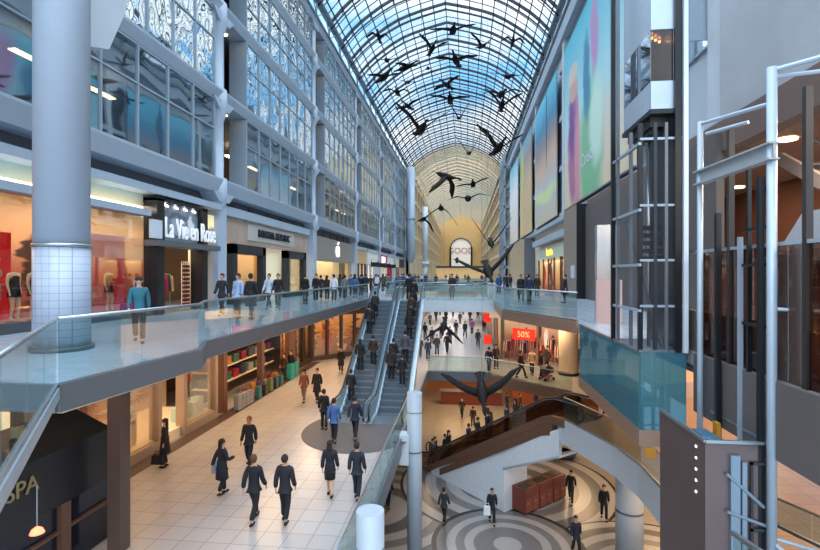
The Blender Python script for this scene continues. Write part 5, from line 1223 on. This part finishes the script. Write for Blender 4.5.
for q, (px, py, sp_, kd, az) in enumerate(geese):
    wid = {'flat': 2.1, 'vee': 2.0, 'steep': 1.6, 'droop': 2.05, 'down': 2.0, 'arch': 2.1}[kd] * max(.55, abs(math.cos(math.radians(az))))
    d = max(12.5, min(44, wid * F / sp_)); p = at_depth(px, py, d)
    if q == 29: p = at_depth(px, py, 25.5)
    if q in (23, 15): p = at_depth(px, py, d + 6)
    g = thing('goose', p, math.radians(180 + az), 'hanging bronze goose with %s, %s' % (gl_[kd], names[q]), 'goose', 'flock of hanging geese')
    g.rotation_euler = (math.radians([-12, 8, -22, 4, 0][q % 5] if q < 28 else -28), math.radians([6, -9, 0, 14, -4][q % 5]), math.radians(180 + az))
    me = GM[kd]
    for nm, m_ in (('body', me[0]), ('tail', me[1]), ('wing', me[2][0]), ('wing', me[2][1])):
        o = bpy.data.objects.new(nm, m_); C.objects.link(o); o.parent = g
    inv = (g.rotation_euler.to_matrix()).inverted()
    zr = next((za + (zb - za) * (p.x - xa) / (xb - xa) for (xa, za), (xb, zb) in zip(PROF, PROF[1:]) if xa <= p.x <= xb), 36)
    top = inv @ Vector((0, 0, max(.5, zr + .1 - p.z)))
    MB().tube([(0, .05, .1), tuple(top)], .005, 4).build('suspension_wire', GREYM, g)

# ================================================================== LIGHT, SKY, CAMERA
def area(name, loc, size, power, col, rot=(0, 0, 0), sy=None, spread=180):
    l = bpy.data.lights.new(name, 'AREA'); l.energy = power; l.size = size; l.color = col
    if sy: l.shape = 'RECTANGLE'; l.size_y = sy
    l.spread = math.radians(spread)
    o = bpy.data.objects.new(name, l); C.objects.link(o); o.location = loc; o.rotation_euler = rot; return o
WC = (1, .66, .36); WC2 = (1, .78, .55)
P = 1.0
# lingerie shop, outfitter, electronics shop
for y in (6, 12, 18, 22): area('shop_light', (-13.35, y, 14.7), .6, 120 * P, (1, .88, .74), sy=4); area('shop_light', (-15, y, 14.7), 1.5, 130 * P, (1, .84, .66), sy=4)
area('shop_light', (-14.2, 33, 14.6), 2, 320 * P, WC2, sy=9); area('shop_light', (-14.2, 49, 13.2), 2, 300 * P, WC2, sy=10)
# soffit lights of the facade-side middle walkway
for y, p_ in ((9, 20), (15, 80), (21, 210), (27, 260), (33, 260)): area('soffit_light', (-8.6, y, L3 - .36), 1.0, p_, WC, sy=3)
area('shop_light', (-12.8, 16, L3 - .36), 1.4, 330 * P, WC2, sy=8); area('shop_light', (-12.3, 26, L3 - .36), 1, 120 * P, WC, sy=6)
area('shop_light', (-11.3, 7, L3 - .36), .4, 8 * P, WC, sy=3)
# banner-side middle level
area('soffit_light', (4.6, 32.5, L3 - .56), 3, 420 * P, WC, sy=4)
for (x, y) in ((9, 24), (12, 17), (9, 12), (14, 26)): area('soffit_light', (x, y, L3 - .56), 2, 150 * P, WC, sy=3)
# concourse
for y in (45, 60, 75, 90): area('soffit_light', (-2, y if y != 45 else 34, L3 - .56), 4, 330 * P, (1, .9, .8), sy=5)
# bottom level
for (x, y) in ((-2, 38), (3, 38), (8, 36), (0, 44)): area('soffit_light', (x, y, L2 - .55), 2, 300 * P, WC, sy=3)
for (x, y) in ((9.5, 24), (9, 18), (11, 28)): area('soffit_light', (x, y, L2 - 1.0), 2, 260 * P, WC, sy=3)
area('soffit_light', (-6.5, 22, L2 - .55), 1.5, 60, WC, sy=4)
# right upper level
for (x, y) in ((11, 12), (12, 18), (11, 26)): area('soffit_light', (x, y, 16.4), 2, 330 * P, WC2, sy=3)
for y in (5, 9, 13): area('bulkhead_fill', (8.3, y, 15.85), .3, 170 * P, WC2, sy=2, rot=(0, math.radians(25), 0))  # lamps added to fill the dark space behind the glass screen
area('shop_light', (9, 50, 13.2), .8, 120 * P, WC2, sy=12)

s = bpy.data.lights.new('daylight', 'SUN'); s.energy = 9.0; s.angle = math.radians(110); s.color = (.72, .86, 1)
o = bpy.data.objects.new('daylight', s); C.objects.link(o); o.rotation_euler = (math.radians(8), math.radians(-6), 0)

w = bpy.data.worlds.new('sky'); sc.world = w; w.use_nodes = True; nt = w.node_tree; L = nt.links
bg = nt.nodes['Background']
tc = nt.nodes.new('ShaderNodeTexCoord'); mp = nt.nodes.new('ShaderNodeMapping'); mp.inputs['Scale'].default_value = (1.2, 1.2, 2.2); mp.inputs['Location'].default_value = (.35, .1, .2)
ns = nt.nodes.new('ShaderNodeTexNoise'); ns.inputs['Scale'].default_value = 2.6; ns.inputs['Detail'].default_value = 7; ns.inputs['Roughness'].default_value = .55
L.new(tc.outputs['Generated'], mp.inputs[0]); L.new(mp.outputs[0], ns.inputs['Vector'])
cr = nt.nodes.new('ShaderNodeValToRGB'); e = cr.color_ramp.elements; e[0].position = .38; e[0].color = (0, 0, 0, 1); e[1].position = .56; e[1].color = (1, 1, 1, 1)
L.new(ns.outputs['Fac'], cr.inputs[0])
mx = nt.nodes.new('ShaderNodeMix'); mx.data_type = 'RGBA'; mx.inputs[6].default_value = rgb('74b6e8'); mx.inputs[7].default_value = rgb('e9f0f6')
L.new(cr.outputs[0], mx.inputs[0]); L.new(mx.outputs[2], bg.inputs[0]); bg.inputs[1].default_value = 1.9

cam = bpy.data.cameras.new('camera'); co = bpy.data.objects.new('camera', cam); C.objects.link(co)
co.location = (0, 0, EYE); co.rotation_euler = (PI / 2, 0, TH); cam.lens = F / 820 * 36; cam.sensor_width = 36; cam.clip_end = 600; cam.shift_y = -1 / 820
sc.camera = co
sc.view_settings.view_transform = 'Standard'; sc.view_settings.look = 'None'; sc.view_settings.gamma = 1; sc.view_settings.use_curve_mapping = False
sc.view_settings.exposure = 0
sc.cycles.use_denoising = True
sc.cycles.max_bounces = 6; sc.cycles.diffuse_bounces = 3; sc.cycles.glossy_bounces = 3; sc.cycles.transparent_max_bounces = 16; sc.cycles.transmission_bounces = 2
sc.cycles.sample_clamp_indirect = 4; sc.cycles.caustics_reflective = False; sc.cycles.caustics_refractive = False
